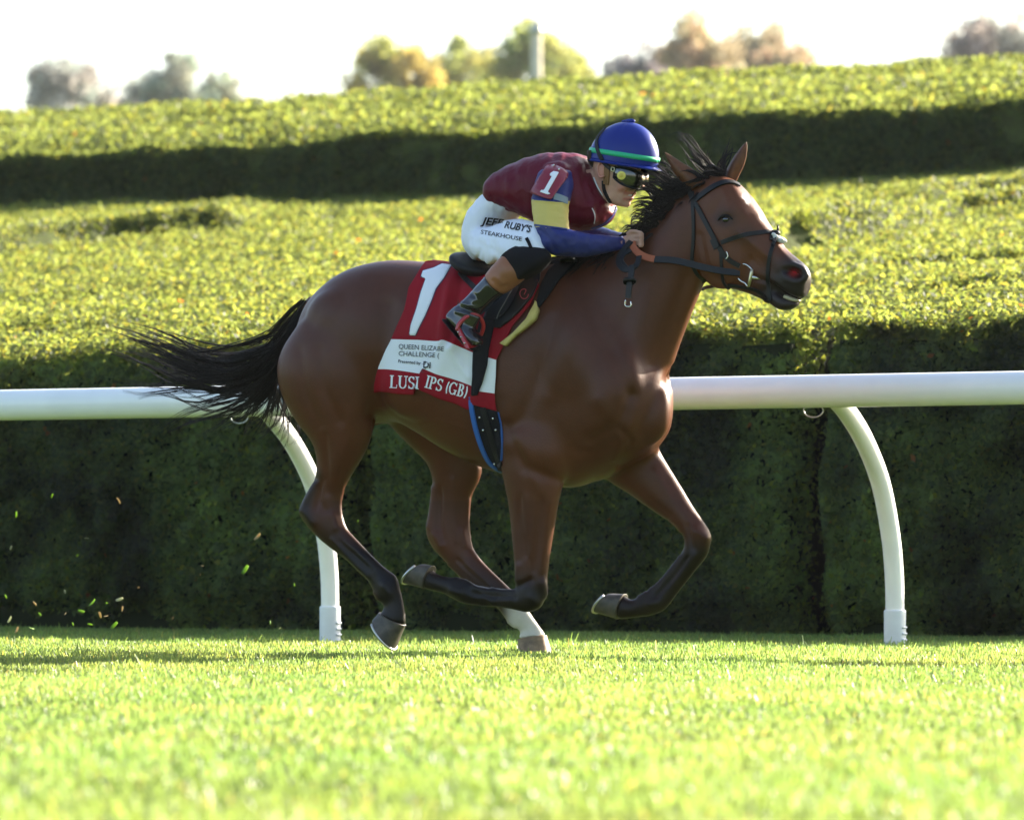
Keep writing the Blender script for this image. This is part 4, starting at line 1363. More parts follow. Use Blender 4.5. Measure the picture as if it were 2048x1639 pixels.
def glyphs(text, size=1.0, shear=0.0, bold=0.0, spacing=1.0):
    cu = bpy.data.curves.new('txt', 'FONT')
    cu.body = text; cu.size = size; cu.shear = shear; cu.offset = bold; cu.space_character = spacing
    cu.resolution_u = 3
    o = bpy.data.objects.new('txt', cu); COL.objects.link(o)
    dg = bpy.context.evaluated_depsgraph_get()
    me = bpy.data.meshes.new_from_object(o.evaluated_get(dg))
    V = np.array([v.co[:2] for v in me.vertices]); F = [tuple(p.vertices) for p in me.polygons]
    bpy.data.objects.remove(o); bpy.data.curves.remove(cu); bpy.data.meshes.remove(me)
    return V, F

def decal(name, V2, F, bvh, m, parent, offset=0.002):
    """flat print: 2-D shape in photo pixels laid on a surface"""
    V = []
    for x, y in V2:
        h = cast(bvh, x, y)
        if h is None: h = cast(bvh, x, y, fallback=P(x, y, -.3))
        V.append(h[0] + h[1] * offset)
    return mesh_from(name, V, F, m, parent, smooth=False)

def text_on(name, text, p0, p1, height, bvh, m, parent, shear=0.0, bold=0.0, bend=0.0, offset=0.002, lean=0.0):
    """line of print from px p0 to p1 (baseline), letters height px tall"""
    V, F = glyphs(text, 1.0, shear, bold)
    V = V - [V[:, 0].min(), 0]
    V[:, 0] /= V[:, 0].max(); V[:, 1] *= height / 0.73
    p0, p1 = np.array(p0, float), np.array(p1, float)
    d = p1 - p0; L = np.linalg.norm(d); e = d / L; up = np.array([e[1], -e[0]])
    if up[1] > 0: up = -up
    q = p0 + np.outer(V[:, 0] * L, e) + np.outer(V[:, 1] + bend * np.sin(np.pi * V[:, 0]), up) + np.outer(V[:, 1] * lean, e)
    return decal(name, q, F, bvh, m, parent, offset)

def seg(a, b, w):
    a, b = np.array(a, float), np.array(b, float)
    d = b - a; d /= np.linalg.norm(d); n = np.array([-d[1], d[0]]) * w / 2
    return [a + n, a - n, b - n, b + n]

def stroke_word(word):
    """roman capitals with serifs drawn as strokes; unit height 1, returns quads and advance"""
    T, t, sr = .17, .075, .07
    def arc(cx, cy, rx, ry, a0, a1, w0, w1, n=9):
        Q = []
        th = np.radians(np.linspace(a0, a1, n))
        for i in range(n - 1):
            def pt(a, w): return np.array([cx + (rx + w / 2) * math.cos(a), cy + (ry + w / 2) * math.sin(a)]), np.array([cx + (rx - w / 2) * math.cos(a), cy + (ry - w / 2) * math.sin(a)])
            def wd(a): return w0 + (w1 - w0) * abs(math.cos(a))
            o1, i1 = pt(th[i], wd(th[i])); o2, i2 = pt(th[i + 1], wd(th[i + 1]))
            Q.append([o1, o2, i2, i1])
        return Q
    def stem(x, a=0.0, b=1.0, w=T): return [seg((x, a), (x, b), w)]
    def ser(x, y, w=.34): return [seg((x - w / 2, y + (sr / 2 if y == 0 else -sr / 2)), (x + w / 2, y + (sr / 2 if y == 0 else -sr / 2)), sr)]
    G = {
        'L': (stem(.17) + ser(.17, 0) + ser(.17, 1) + [seg((.17, sr / 2), (.62, sr / 2), sr), seg((.60, 0), (.63, .28), .06)], .70),
        'U': (stem(.17, .3, 1) + ser(.17, 1) + ser(.68, 1) + stem(.68, .3, 1, t) + arc(.425, .32, .255, .29, 180, 360, t, T * .8), .86),
        'S': (arc(.30, .735, .20, .215, 20, 270, t, T * .9) + arc(.30, .265, .22, .225, -160, 90, t, T * .9) + [seg((.50, .72), (.50, .98), .05), seg((.08, .02), (.08, .28), .05)], .60),
        'H': (stem(.17) + stem(.70) + ser(.17, 0) + ser(.17, 1) + ser(.70, 0) + ser(.70, 1) + [seg((.17, .52), (.70, .52), t)], .88),
        'I': (stem(.18) + ser(.18, 0) + ser(.18, 1), .38),
        'P': (stem(.17) + ser(.17, 0) + ser(.17, 1) + arc(.30, .73, .22, .235, -90, 90, t, T) + [seg((.17, .965), (.32, .965), sr), seg((.17, .495), (.32, .495), sr)], .66),
        '(': (arc(.42, .45, .30, .62, 130, 230, t * .7, T * .8), .30),
        ')': (arc(-.12, .45, .30, .62, -50, 50, t * .7, T * .8), .32),
        'G': (arc(.42, .5, .32, .465, 40, 320, t, T) + stem(.68, .03, .42, T * .9) + ser(.66, .42, .32) + [seg((.68, .70), (.68, .98), .05)], .86),
        'B': (stem(.17) + ser(.17, 0) + ser(.17, 1) + arc(.30, .75, .18, .215, -90, 90, t, T) + arc(.32, .27, .22, .235, -90, 90, t, T) + [seg((.17, .965), (.32, .965), sr), seg((.17, .53), (.32, .53), sr), seg((.17, .035), (.32, .035), sr)], .70),
        ' ': ([], .30)}
    out, x = [], 0.0
    for ch in word:
        q, adv = G[ch]
        out += [[(p[0] + x, p[1]) for p in poly] for poly in q]
        x += adv
    return out, x

def serif_on(name, word, p0, p1, height, bvh, m, parent, offset, lift=0.0, outline=None):
    Q, adv = stroke_word(word)
    p0, p1 = np.array(p0, float), np.array(p1, float)
    d = p1 - p0; L = np.linalg.norm(d); e = d / L; up = np.array([e[1], -e[0]])
    if up[1] > 0: up = -up
    V, F = [], []
    for poly in Q:
        k = len(V)
        for (a, b) in poly: V.append(p0 + e * (a / adv * L) + up * (b * height))
        F.append(tuple(range(k, k + len(poly))))
    return decal(name, V, F, bvh, m, parent, offset)

M_RED = mat('crimson_cloth', (0.27, 0.005, 0.014), rough=0.7, spec=0.15, bump=(420, .15, .002), vary=(9, .10))
M_WHITE = mat('white_cloth', (0.78, 0.79, 0.80), rough=0.7, spec=0.25, bump=(420, .1, .002))
M_INK = mat('black_ink', (0.03, 0.032, 0.036), rough=0.6)
M_NAVYLINE = mat('navy_thread', (0.03, 0.025, 0.10), rough=0.6)
M_LEATHER = mat('black_leather', (0.008, 0.008, 0.009), rough=0.45, spec=0.28, bump=(180, .12, .003), vary=(30, .2))
M_ELASTIC = mat('black_elastic', (0.007, 0.007, 0.009), rough=0.8, spec=0.2, bump=(300, .2, .002))
M_PAD = mat('dark_pad', (0.009, 0.011, 0.015), rough=0.75, spec=0.15, bump=(200, .15, .002))
M_BLUE = mat('blue_binding', (0.03, 0.12, 0.40), rough=0.55, spec=0.3)
M_FOAM = mat('yellow_foam', (0.56, 0.46, 0.16), rough=0.9, spec=0.1, bump=(150, .3, .004), vary=(25, .12))
M_REDMETAL = mat('red_stirrup', (0.36, 0.012, 0.018), rough=0.3, spec=0.5, coat=.5)
M_RUBBER = mat('tan_rubber_grip', (0.36, 0.10, 0.05), rough=0.7, spec=0.25, bump=(220, .3, .003))
M_STEEL2 = mat('bit_steel', (0.62, 0.60, 0.55), rough=0.22, metal=1.0)
M_PINK = mat('pink_stitching', (0.4, 0.06, 0.09), rough=.6)

# ---- number cloth
cloth = thing('saddle_cloth', 'crimson and white racing number cloth with a large white 1 under the saddle', 'saddle cloth', P(900, 530, 0))
def interp_curve(pl, q):
    p = np.asarray(pl, float)
    s = np.r_[0, np.cumsum(np.linalg.norm(np.diff(p, axis=0), axis=1))]; s /= s[-1]
    return np.stack([np.interp(q, s, p[:, 0]), np.interp(q, s, p[:, 1])], 1)
# fixed columns: 0 left edge, .38 fold, .74 black strap, 1 front edge
KC = [0.0, .20, .42, .45, .70, .82, 1.0]
C_rows = [
    [(860, 516), (884, 512), (915, 511), (925, 512), (980, 532), (1010, 540), (1068, 540)],
    [(843, 539), (880, 540), (915, 542), (925, 543), (985, 560), (1010, 565), (1080, 574)],
    [(820, 577), (868, 580), (908, 585), (916, 586), (978, 600), (1000, 608), (1062, 612)],
    [(812, 620), (858, 622), (900, 630), (908, 630), (966, 648), (990, 652), (1026, 654)],
    [(787, 679), (838, 680), (886, 684), (894, 682), (947, 705), (976, 714), (995, 720)],
    [(772, 708), (822, 711), (866, 718), (873, 709), (946, 738), (968, 750), (994, 752)],
    [(758, 736), (805, 742), (848, 748), (852, 737), (944, 770), (962, 782), (991, 786)],
    [(753, 758), (798, 766), (838, 768), (842, 756), (940, 795), (955, 797), (992, 804)],
    [(749, 779), (792, 786), (830, 788), (834, 772), (938, 818), (950, 808), (995, 821)]]
RB = [0, 3, 7, 12, 19, 22, 25, 27, 30]     # grid rows at which those curves sit
NCOL = 96
qc = np.linspace(0, 1, NCOL)
rows_px = []
Cc = np.array([[ (np.interp(q, KC, [p[0] for p in c]), np.interp(q, KC, [p[1] for p in c])) for q in qc] for c in C_rows])
for i in range(RB[-1] * 2 + 1):
    f = i / 2
    k = max(j for j in range(len(RB)) if RB[j] <= f); k = min(k, len(RB) - 2)
    a = (f - RB[k]) / (RB[k + 1] - RB[k])
    rows_px.append(Cc[k] * (1 - a) + Cc[k + 1] * a)
rows_px = np.array(rows_px)                      # (61, NCOL, 2)
NR = len(rows_px)
W = np.zeros((NR, NCOL, 3)); NW = np.zeros((NR, NCOL, 3))
for i in range(NR):
    for j in range(NCOL):
        x, y = rows_px[i, j]
        h = cast(HB, x, y, fallback=P(x, y, -0.06))
        W[i, j], NW[i, j] = h
for _ in range(6):
    NW[1:-1, 1:-1] = NW[1:-1, 1:-1] + NW[:-2, 1:-1] + NW[2:, 1:-1] + NW[1:-1, :-2] + NW[1:-1, 2:]
    NW /= np.linalg.norm(NW, axis=2)[:, :, None]
fx, fy = rows_px[:, :, 0], rows_px[:, :, 1]
drop = np.linspace(0, 1, NR)[:, None]
off = 0.013 + 0.014 * fbm(fx / 34, fy / 90, 411) * drop
qq = np.tile(qc, (NR, 1))
off += 0.016 * smoothstep(.425, .445, qq) * (1 - smoothstep(.5, .68, qq)) * smoothstep(.55, .68, drop)       # overlapping fold
off += 0.0204 * np.exp(-((fx - (905 - (fy - 520) * .10)) / 9) ** 2) * smoothstep(.1, .3, drop) * (1 - smoothstep(.62, .7, drop))
off -= 0.0119 * np.exp(-((fx - (925 - (fy - 560) * .20)) / 8) ** 2) * (1 - smoothstep(.62, .7, drop))
off += 0.0136 * np.exp(-(((fx - 935) * .8 + (fy - 640) * .4) / 9) ** 2) * (1 - smoothstep(.62, .7, drop))
off += 0.0102 * np.exp(-(poly_dist(np.stack([fx.ravel(), fy.ravel()], 1), [(905, 700), (930, 740), (942, 755)]).reshape(fx.shape) / 7) ** 2)
W2 = W + NW * off[:, :, None]
# over the back to the other side
mid = W2[0].copy(); crown = W2[0] - np.outer(W2[0] @ LAT, LAT); crown[:, 2] += 0.010
for j in range(NCOL):
    hz = HB.ray_cast(Vector(crown[j] + UP * .6), Vector((0, 0, -1)))
    if hz[0] is not None: crown[j, 2] = hz[0][2] + 0.012
full = np.concatenate([W2[::-1], ((W2[0] + crown) / 2 + UP * .004)[None], crown[None], mirror(((W2[0] + crown) / 2 + UP * .004)).reshape(1, NCOL, 3), mirror(W2.reshape(-1, 3)).reshape(W2.shape)], 0)
nr = len(full)
V = np.vstack([full.reshape(-1, 3)])
F, mi = [], []
for i in range(nr - 1):
    for j in range(NCOL - 1):
        F.append((i * NCOL + j, i * NCOL + j + 1, (i + 1) * NCOL + j + 1, (i + 1) * NCOL + j))
        r = i if i < NR - 1 else (nr - 2 - i)
        r = NR - 2 - r if i < NR - 1 else NR - 2 - r
        gr = (NR - 2 - i) if i < NR - 1 else max(i - NR - 2, 0)
        mi.append(1 if RB[4] * 2 <= gr < RB[6] * 2 else 0)
co_ = mesh_from('cloth', V, F, [M_RED, M_WHITE], cloth)
co_.data.polygons.foreach_set('material_index', np.array(mi, np.int32)); co_.data.update()
CB = bvh_of(co_)
sol = co_.modifiers.new('thickness', 'SOLIDIFY'); sol.thickness = 0.003; sol.offset = -1.0
one = [(884, 528), (903, 530), (888, 556), (872, 577), (862, 604), (850, 632), (838, 655), (831, 671), (819, 670), (822, 650), (833, 618), (842, 585), (852, 557), (842, 554), (846, 542), (868, 536)]
def grow(poly, d):
    p = np.array(poly, float); c = p.mean(0)
    e1 = np.roll(p, -1, 0) - p; e0 = p - np.roll(p, 1, 0)
    n = np.stack([e1[:, 1] + e0[:, 1], -(e1[:, 0] + e0[:, 0])], 1); n /= np.linalg.norm(n, axis=1)[:, None]
    if (n * (p - c)).sum() < 0: n = -n
    return p + n * d
def flat_poly(name, poly, bvh, m, parent, offset, step=5):
    return sheet(name, np.array(poly, float), bvh, offset, 0.0008, m, parent, step=step)
flat_poly('number_outline', grow(one, 1.6), CB, M_NAVYLINE, cloth, 0.0016)
flat_poly('number', one, CB, M_WHITE, cloth, 0.0028)
serif_on('race_line', 'LUSI', (780, 775), (839, 778), 25, CB, M_WHITE, cloth, 0.004)
serif_on('race_line', 'IPS (GB)', (849, 774), (934, 796), 25, CB, M_WHITE, cloth, 0.004)
text_on('race_line', 'QUEEN ELIZABE', (798, 697), (888, 702), 10, CB, M_INK, cloth, offset=.0035)
text_on('race_line', 'CHALLENGE (', (798, 711), (879, 715), 10, CB, M_INK, cloth, offset=.0035)
text_on('race_line', 'Presented by', (797, 725), (842, 729), 6.5, CB, M_INK, cloth, bold=.015, offset=.0035)
text_on('race_line', 'Di', (847, 735), (862, 736), 13, CB, M_INK, cloth, bold=.03, offset=.0035)
for a in ((846, 728, 862, 729), (849, 722, 849, 738), (852, 722, 852, 738)):
    sg_ = seg(a[:2], a[2:], 1.1)
    decal('race_line', sg_, [(0, 1, 2, 3)], CB, M_INK, cloth, .0038)
text_on('race_line', 'C', (843, 745), (849, 745), 7, CB, M_INK, cloth, offset=.0035)

# ---- saddle, pads, girth
saddle = thing('saddle', 'small black leather racing saddle with red stirrups under the jockey', 'saddle', P(1000, 560, 0))
sheet('foam_pad', [(1004, 688), (1030, 668), (1058, 640), (1074, 612), (1076, 604), (1080, 622), (1074, 640), (1056, 656), (1034, 672), (1014, 693)], HB, 0.030, 0.03, M_FOAM, saddle, 4)
sheet('wither_pad', [(1076, 606), (1084, 572), (1098, 545), (1122, 524), (1150, 517), (1176, 513), (1150, 532), (1120, 560), (1098, 592), (1078, 618)], HB, 0.016, 0.014, M_PAD, saddle, 5)
SB = bvh_of(co_, hbody)
sheet('flap', [(1012, 540), (1050, 540), (1082, 545), (1080, 560), (1066, 592), (1040, 624), (1016, 646), (1000, 657), (984, 654), (968, 640), (978, 610), (996, 575)], SB, 0.012, 0.009, M_LEATHER, saddle, 5, wob=.006)
# seat and cantle
seatg = [loft_geo(pair_stations([(926, 510, 930, 530, 0, .13), (940, 504, 942, 545, 0, .19), (962, 518, 958, 556, 0, .20), (992, 530, 985, 562, 0, .18), (1030, 530, 1024, 560, 0, .13), (1064, 520, 1060, 552, 0, .09)]), 5, 28, ex=2.4)]
sm, sco, sed = fuse('seat', seatg, .010)
sco = laplace(sco, sed, 3, .5); put_co(sm, sco)
link_mesh('seat', sm, M_LEATHER, saddle)
strap('saddle_bar', [(918, 550), (934, 562), (950, 577), (962, 588)], SB, .022, .006, M_LEATHER, saddle, .012)
for pl in ([(1042, 563), (1024, 592), (1008, 618), (997, 641)], [(1040, 566), (1010, 594), (985, 615), (966, 632)], [(1050, 560), (1036, 590), (1024, 615), (1004, 638)]):
    strap('stirrup_leather', pl, SB, .016, .004, M_LEATHER, saddle, .030)
for pl in ([(1046, 562), (1028, 592), (1012, 618), (1000, 641)], [(1034, 566), (1005, 597), (982, 614), (966, 628)]):
    strap('stirrup_leather_edge', pl, SB, .0035, .003, mat('pale_edge', (.16, .15, .13), rough=.5), saddle, .034)  # paler strip along the leather
a = np.linspace(0.4, 5.6, 24)
ringp = [(1053 + 8 * math.cos(t) + 3 * math.sin(t), 593 + 9 * math.sin(t) - 3 * math.cos(t)) for t in a]
strap('stitched_mark', ringp + [(1053, 594)], SB, .003, .002, M_PINK, saddle, .026, n=30)
sheet('overgirth', [(962, 636), (992, 640), (986, 668), (979, 700), (976, 730), (966, 765), (956, 790), (944, 792), (946, 750), (948, 706), (954, 676)], SB, 0.012, 0.006, M_ELASTIC, saddle, 5)
girth = [(940, 794), (966, 806), (996, 822), (1002, 850), (1005, 885), (1003, 930), (1000, 942), (980, 927), (966, 900), (954, 866), (945, 826)]
g_o = sheet('girth', girth, HB, 0.012, 0.010, M_ELASTIC, saddle, 5)
GB = bvh_of(g_o, hbody)
strap('girth_binding', [(941, 796), (946, 830), (955, 868), (968, 904), (982, 928), (1000, 942)], GB, .020, .008, M_BLUE, saddle, .004)
strap('girth_binding', [(996, 824), (1002, 850), (1005, 884), (1004, 920)], GB, .009, .008, M_BLUE, saddle, .004)
strap('girth_strap', [(966, 815), (978, 858), (992, 905), (1000, 930)], GB, .026, .004, M_LEATHER, saddle, .006)
for (x, y) in ((960, 834), (986, 836), (967, 859), (992, 859), (990, 926)):
    h = cast(GB, x, y); V, F = ellipsoid_geo(h[0] + h[1] * .005, (HEAD * .005, LAT * .003, UP * .005), 10, 6)
    mesh_from('rivet', V, F, M_STEEL2, saddle)
# stirrups, near and far
arch = [P(914, 660, -.445), P(918, 648, -.44), P(932, 634, -.42), P(948, 629, -.395), P(961, 636, -.365), P(967, 652, -.345), P(962, 670, -.335)]
for mir in (False, True):
    pth = catmull(arch, 5)
    if mir: pth = mirror(pth)
    V, F = tube_geo(pth, np.full(len(pth), .0085), 12)
    st = mesh_from('stirrup', V, F, M_REDMETAL, saddle)
    q = np.array([P(910, 655, -.45), P(918, 655, -.445), P(940, 697, -.445), P(931, 697, -.45)])
    inn = np.array([P(930, 655, -.335), P(938, 655, -.335), P(962, 690, -.335), P(953, 690, -.335)])
    V = np.vstack([q, inn]);
    if mir: V = mirror(V)
    F = [(0, 1, 2, 3), (7, 6, 5, 4), (0, 4, 5, 1), (1, 5, 6, 2), (2, 6, 7, 3), (3, 7, 4, 0)]
    tr = mesh_from('tread', V, F, M_REDMETAL, st, smooth=False)
    bv = tr.modifiers.new('bevel', 'BEVEL'); bv.width = .003; bv.segments = 2
    if not mir:
        for (x, y) in ((916, 664), (922, 674), (929, 686)):
            c0 = P(x, y, -.452); V, F = ellipsoid_geo(c0, (HEAD * .004, LAT * .003, UP * .004), 8, 6)
            mesh_from('rivet', V, F, M_STEEL2, st)

# ---- bridle
bridle = thing('bridle', 'black leather bridle with figure-eight noseband and reins on the horse head', 'bridle', P(1450, 560, 0))
strap('browband', [(1388, 402), (1402, 392), (1424, 376), (1446, 366), (1464, 365), (1478, 372)], HB, .024, .006, M_LEATHER, bridle, .006)
strap('cheekpiece', [(1379, 378), (1384, 396), (1396, 414), (1412, 444), (1428, 474), (1442, 500), (1458, 520), (1480, 532)], HB, .020, .006, M_LEATHER, bridle, .006, mirrored=True)
strap('throat_lash', [(1386, 384), (1386, 410), (1388, 450), (1387, 490), (1384, 522), (1392, 546), (1408, 562)], HB, .015, .005, M_LEATHER, bridle, .005, mirrored=True)
strap('upper_noseband', [(1443, 485), (1458, 479), (1486, 470), (1512, 466), (1536, 464), (1552, 464)], HB, .018, .005, M_LEATHER, bridle, .006, mirrored=True)
strap('lower_noseband', [(1554, 466), (1548, 486), (1540, 508), (1537, 534), (1536, 560), (1539, 584), (1542, 600)], HB, .015, .005, M_LEATHER, bridle, .006, mirrored=True)
strap('chin_strap', [(1442, 492), (1443, 520), (1445, 548), (1448, 566), (1458, 576)], HB, .013, .005, M_LEATHER, bridle, .005, mirrored=True)
strap('jaw_strap', [(1452, 578), (1480, 586), (1506, 594), (1540, 602)], HB, .014, .006, M_LEATHER, bridle, .006)
# sheepskin pad and knot on the nose
G = []
rngp = np.random.default_rng(55)
for k in range(80):
    f = rngp.random()
    x, y = 1538 + 34 * f, 468 + 15 * f
    G.append(ellipsoid_geo(P(x + rngp.normal(0, 1.5), y + rngp.normal(0, 2.0), rngp.uniform(-.035, .036)), (HEAD * .008, LAT * .008, UP * .007), 8, 6))
nm, nco, ned = fuse('nose_pad', G, .0032)
nco = laplace(nco, ned, 2, .5, taubin=False); put_co(nm, nco)
link_mesh('nose_pad', nm, mat('sheepskin', (.75, .72, .66), rough=.95, bump=(500, .8, .004)), bridle)
V, F = ellipsoid_geo(P(1550, 466, -.015), (HEAD * .022, LAT * .020, UP * .014), 14, 8); mesh_from('knot', V, F, M_LEATHER, bridle)
V, F = tube_geo([P(1554, 468, -.01), P(1556, 458, -.01), P(1556, 450, -.008)], [.006, .005, .003], 8); mesh_from('keeper_tip', V, F, M_LEATHER, bridle)
strap('pad_strap', [(1555, 468), (1548, 480), (1544, 492)], HB, .012, .006, M_LEATHER, bridle, .016)
# buckles
strap('buckle', [(1428, 478), (1436, 496)], HB, .030, .007, M_LEATHER, bridle, .010)
pth = [cast(HB, x, y)[0] - LAT * .012 for x, y in catmull([(1455, 503), (1457, 508), (1458, 514), (1454, 518)], 4)]
V, F = tube_geo(pth, .003, 8); mesh_from('buckle', V, F, M_STEEL2, bridle)
# bit rings (D shape) and mouthpiece
for mir in (False, True):
    v = -.075
    dpl = catmull([(1478, 532), (1486, 528), (1494, 530), (1503, 538), (1503, 545), (1499, 560), (1496, 573), (1490, 566), (1482, 562), (1476, 556)], 4)
    pth = np.array([P(x, y, v) for x, y in dpl])
    V, F = tube_geo(mirror(pth) if mir else pth, .0035, 8); rg = mesh_from('bit_ring', V, F, M_STEEL2, bridle)
    pth = np.array([P(1504, 538, v), P(1503, 545, v), P(1500, 560, v), P(1497, 573, v)])
    V, F = tube_geo(mirror(pth) if mir else pth, [.005, .0075, .0075, .005], 10); mesh_from('bit_cheek', V, F, mat('brass', (.55, .50, .34), rough=.3, metal=1.0), rg)
V, F = tube_geo([P(1503, 554, -.075), P(1514, 556, -.055), P(1530, 562, -.02), P(1530, 562, .02), P(1514, 556, .055), P(1503, 554, .075)], .007, 10)
mesh_from('mouthpiece', V, F, M_STEEL2, bridle)
# reins: flat straps with rubber grips, from the bit to the hands
def rein(pts, name, w, m, par, thick=.005):
    rows = catmull(np.array(pts, float), 6)
    path = np.array([P(*r) for r in rows])
    nn = np.tile(-LAT + .25 * UP, (len(path), 1))
    V, F = ribbon_geo(path, nn, w, thick); return mesh_from(name, V, F, m, par, smooth=False)
rein([(1480, 545, -.078), (1466, 544, -.088), (1440, 541, -.105), (1406, 534, -.125), (1370, 525, -.145), (1344, 520, -.15), (1309, 518, -.155)], 'rein', .028, M_LEATHER, bridle)
rein([(1309, 518, -.1555), (1292, 514, -.157), (1277, 506, -.155), (1267, 495, -.145), (1264, 484, -.135)], 'rein_grip', .029, M_RUBBER, bridle, .007)
V_, F_ = None, None
rein([(1480, 548, .078), (1440, 545, .105), (1406, 540, .125), (1344, 524, .15), (1292, 508, .14), (1270, 484, .10)], 'rein', .028, M_LEATHER, bridle)
rein([(1470, 572, .01), (1440, 570, .02), (1415, 574, .06), (1404, 578, .09)], 'rein', .014, M_LEATHER, bridle)
# slack loop and buckle end hanging from the hands
rein([(1262, 482, -.14), (1248, 498, -.165), (1238, 514, -.195), (1238, 528, -.215), (1248, 538, -.23), (1262, 537, -.23), (1274, 528, -.215), (1278, 512, -.185)], 'rein_loop', .024, M_LEATHER, bridle)
rein([(1262, 500, -.17), (1248, 508, -.19), (1243, 520, -.205), (1250, 532, -.222), (1264, 548, -.236)], 'rein_loop', .018, M_LEATHER, bridle)
rein([(1264, 530, -.232), (1262, 550, -.244), (1258, 575, -.252), (1256, 596, -.256)], 'rein_end', .026, M_LEATHER, bridle)
a = np.linspace(0, 2 * np.pi, 18)
pth = np.array([P(1259 + 11 * math.cos(t), 562 + 5 * math.sin(t), -.252 + .02 * math.sin(t)) for t in a])
V, F = ribbon_geo(pth, np.tile(UP * .2 - LAT, (18, 1)), .016, .004); mesh_from('keeper', V, F, M_LEATHER, bridle)
pth = np.array([P(x, y, -.262) for x, y in catmull([(1251, 599), (1250, 610), (1256, 613), (1262, 611), (1261, 602)], 4)])
V, F = tube_geo(pth, .003, 8); mesh_from('buckle', V, F, M_STEEL2, bridle)
# ================================================================== the jockey
M_SKIN = mat('skin', (0.60, 0.33, 0.235), rough=0.5, spec=0.35, vary=(40, .08), bump=(400, .08, .001), tint=True)
M_SKIN.node_tree.nodes['Principled BSDF'].inputs['Subsurface Weight'].default_value = 0.12
M_SKIN.node_tree.nodes['Principled BSDF'].inputs['Subsurface Radius'].default_value = (.012, .004, .002)
M_VEST = mat('maroon_satin', (0.105, 0.003, 0.015), rough=0.42, spec=0.18, bump=(16, .40, .02), vary=(10, .15))
M_SLEEVE_N = mat('navy_satin', (0.014, 0.022, 0.130), rough=0.42, spec=0.3, bump=(26, .22, .015), vary=(14, .12))
M_YEL = mat('yellow_satin', (0.60, 0.46, 0.11), rough=0.5, spec=0.35, bump=(26, .2, .012))
M_PANTS = mat('white_breeches', (0.78, 0.79, 0.84), rough=0.6, spec=0.3, bump=(20, .18, .012))
M_BOOT = mat('polished_black_boot', (0.008, 0.009, 0.012), rough=0.12, spec=0.6, coat=.5, bump=(14, .30, .012))
M_BOOTTOP = mat('tan_boot_top', (0.28, 0.105, 0.045), rough=0.38, spec=0.4, bump=(22, .25, .01), vary=(14, .15))
M_KNEE = mat('black_knee_cloth', (0.006, 0.006, 0.008), rough=0.8, spec=0.15)
M_HELM = mat('blue_silk_cap', (0.006, 0.022, 0.20), rough=0.32, spec=0.25, bump=(9, .05, .01))
M_GREEN = mat('green_band', (0.02, 0.42, 0.19), rough=0.4, spec=0.4)
M_BLKSTRAP = mat('black_strap', (0.008, 0.008, 0.010), rough=0.6, spec=0.3)
M_LENS = mat('dark_lens', (0.008, 0.009, 0.006), rough=0.05, spec=0.8, coat=1.0)
M_YDISC = mat('yellow_disc', (0.75, 0.62, 0.12), rough=0.45)
M_TAN = mat('tan_harness', (0.22, 0.11, 0.04), rough=.6)
M_HAIRB = mat('brown_hair', (0.035, 0.022, 0.014), rough=.55)

jockey = thing('person', 'jockey in maroon vest, white breeches and blue helmet crouching over the galloping horse', 'person', P(1000, 520, 0))

pelvis = pair_stations([(1002, 520, 962, 524, 0, .13), (1010, 500, 946, 503, 0, .165), (1014, 478, 939, 468, 0, .172), (1018, 458, 948, 428, 0, .170), (1020, 446, 964, 402, 0, .160), (1020, 440, 980, 384, 0, .15), (1034, 430, 996, 376, 0, .148), (1050, 418, 1016, 372, 0, .13)])
trunk = pair_stations([(1016, 420, 988, 388, 0, .140, 2.3), (1024, 420, 994, 362, 0, .155, 2.3), (1052, 431, 1012, 344, 0, .170, 2.4), (1088, 446, 1048, 325, 0, .182, 2.4), (1130, 454, 1092, 311, 0, .192, 2.4), (1172, 458, 1134, 308, 0, .190, 2.4), (1204, 446, 1164, 312, 0, .160, 2.3), (1222, 424, 1180, 328, 0, .10, 2.2)])
near_thigh = pair_stations([(1010, 450, 940, 470, -.10, .085), (1030, 438, 945, 505, -.16, .092), (1054, 438, 978, 528, -.235, .088), (1078, 452, 1004, 524, -.295, .078), (1090, 486, 1026, 534, -.33, .064), (1092, 512, 1050, 548, -.345, .050)])
far_thigh = [(f, b, -v, w) for f, b, v, w in near_thigh]
knee_cap = pair_stations([(1052, 488, 1008, 516, -.315, .066), (1080, 496, 1020, 534, -.34, .066), (1095, 512, 1036, 550, -.35, .058), (1092, 526, 1040, 558, -.352, .050), (1076, 542, 1044, 560, -.352, .036)])
near_calf = pair_stations([(1062, 540, 1030, 502, -.345, .056), (1041, 559, 1008, 515, -.355, .057), (1020, 575, 990, 534, -.36, .055), (1004, 586, 976, 551, -.362, .052), (985, 600, 958, 570, -.365, .048), (964, 619, 938, 592, -.37, .043), (955, 632, 918, 610, -.375, .042)])
near_foot = pair_stations([(957, 622, 912, 612, -.375, .042), (956, 640, 894, 630, -.38, .042), (948, 655, 898, 640, -.382, .044), (956, 668, 918, 660, -.385, .045), (962, 680, 934, 678, -.388, .043), (962, 690, 946, 692, -.39, .030)])
near_uarm = pair_stations([(1138, 340, 1086, 340, -.165, .060), (1143, 368, 1076, 360, -.20, .066), (1137, 398, 1068, 395, -.235, .064), (1132, 428, 1069, 428, -.265, .062), (1133, 456, 1076, 462, -.29, .060), (1134, 474, 1086, 490, -.30, .056)])
near_farm = pair_stations([(1120, 452, 1084, 486, -.30, .052), (1136, 459, 1096, 505, -.30, .056), (1160, 465, 1140, 513, -.28, .053), (1195, 469, 1190, 510, -.235, .046), (1226, 473, 1226, 502, -.185, .036), (1246, 474, 1246, 496, -.15, .030)])
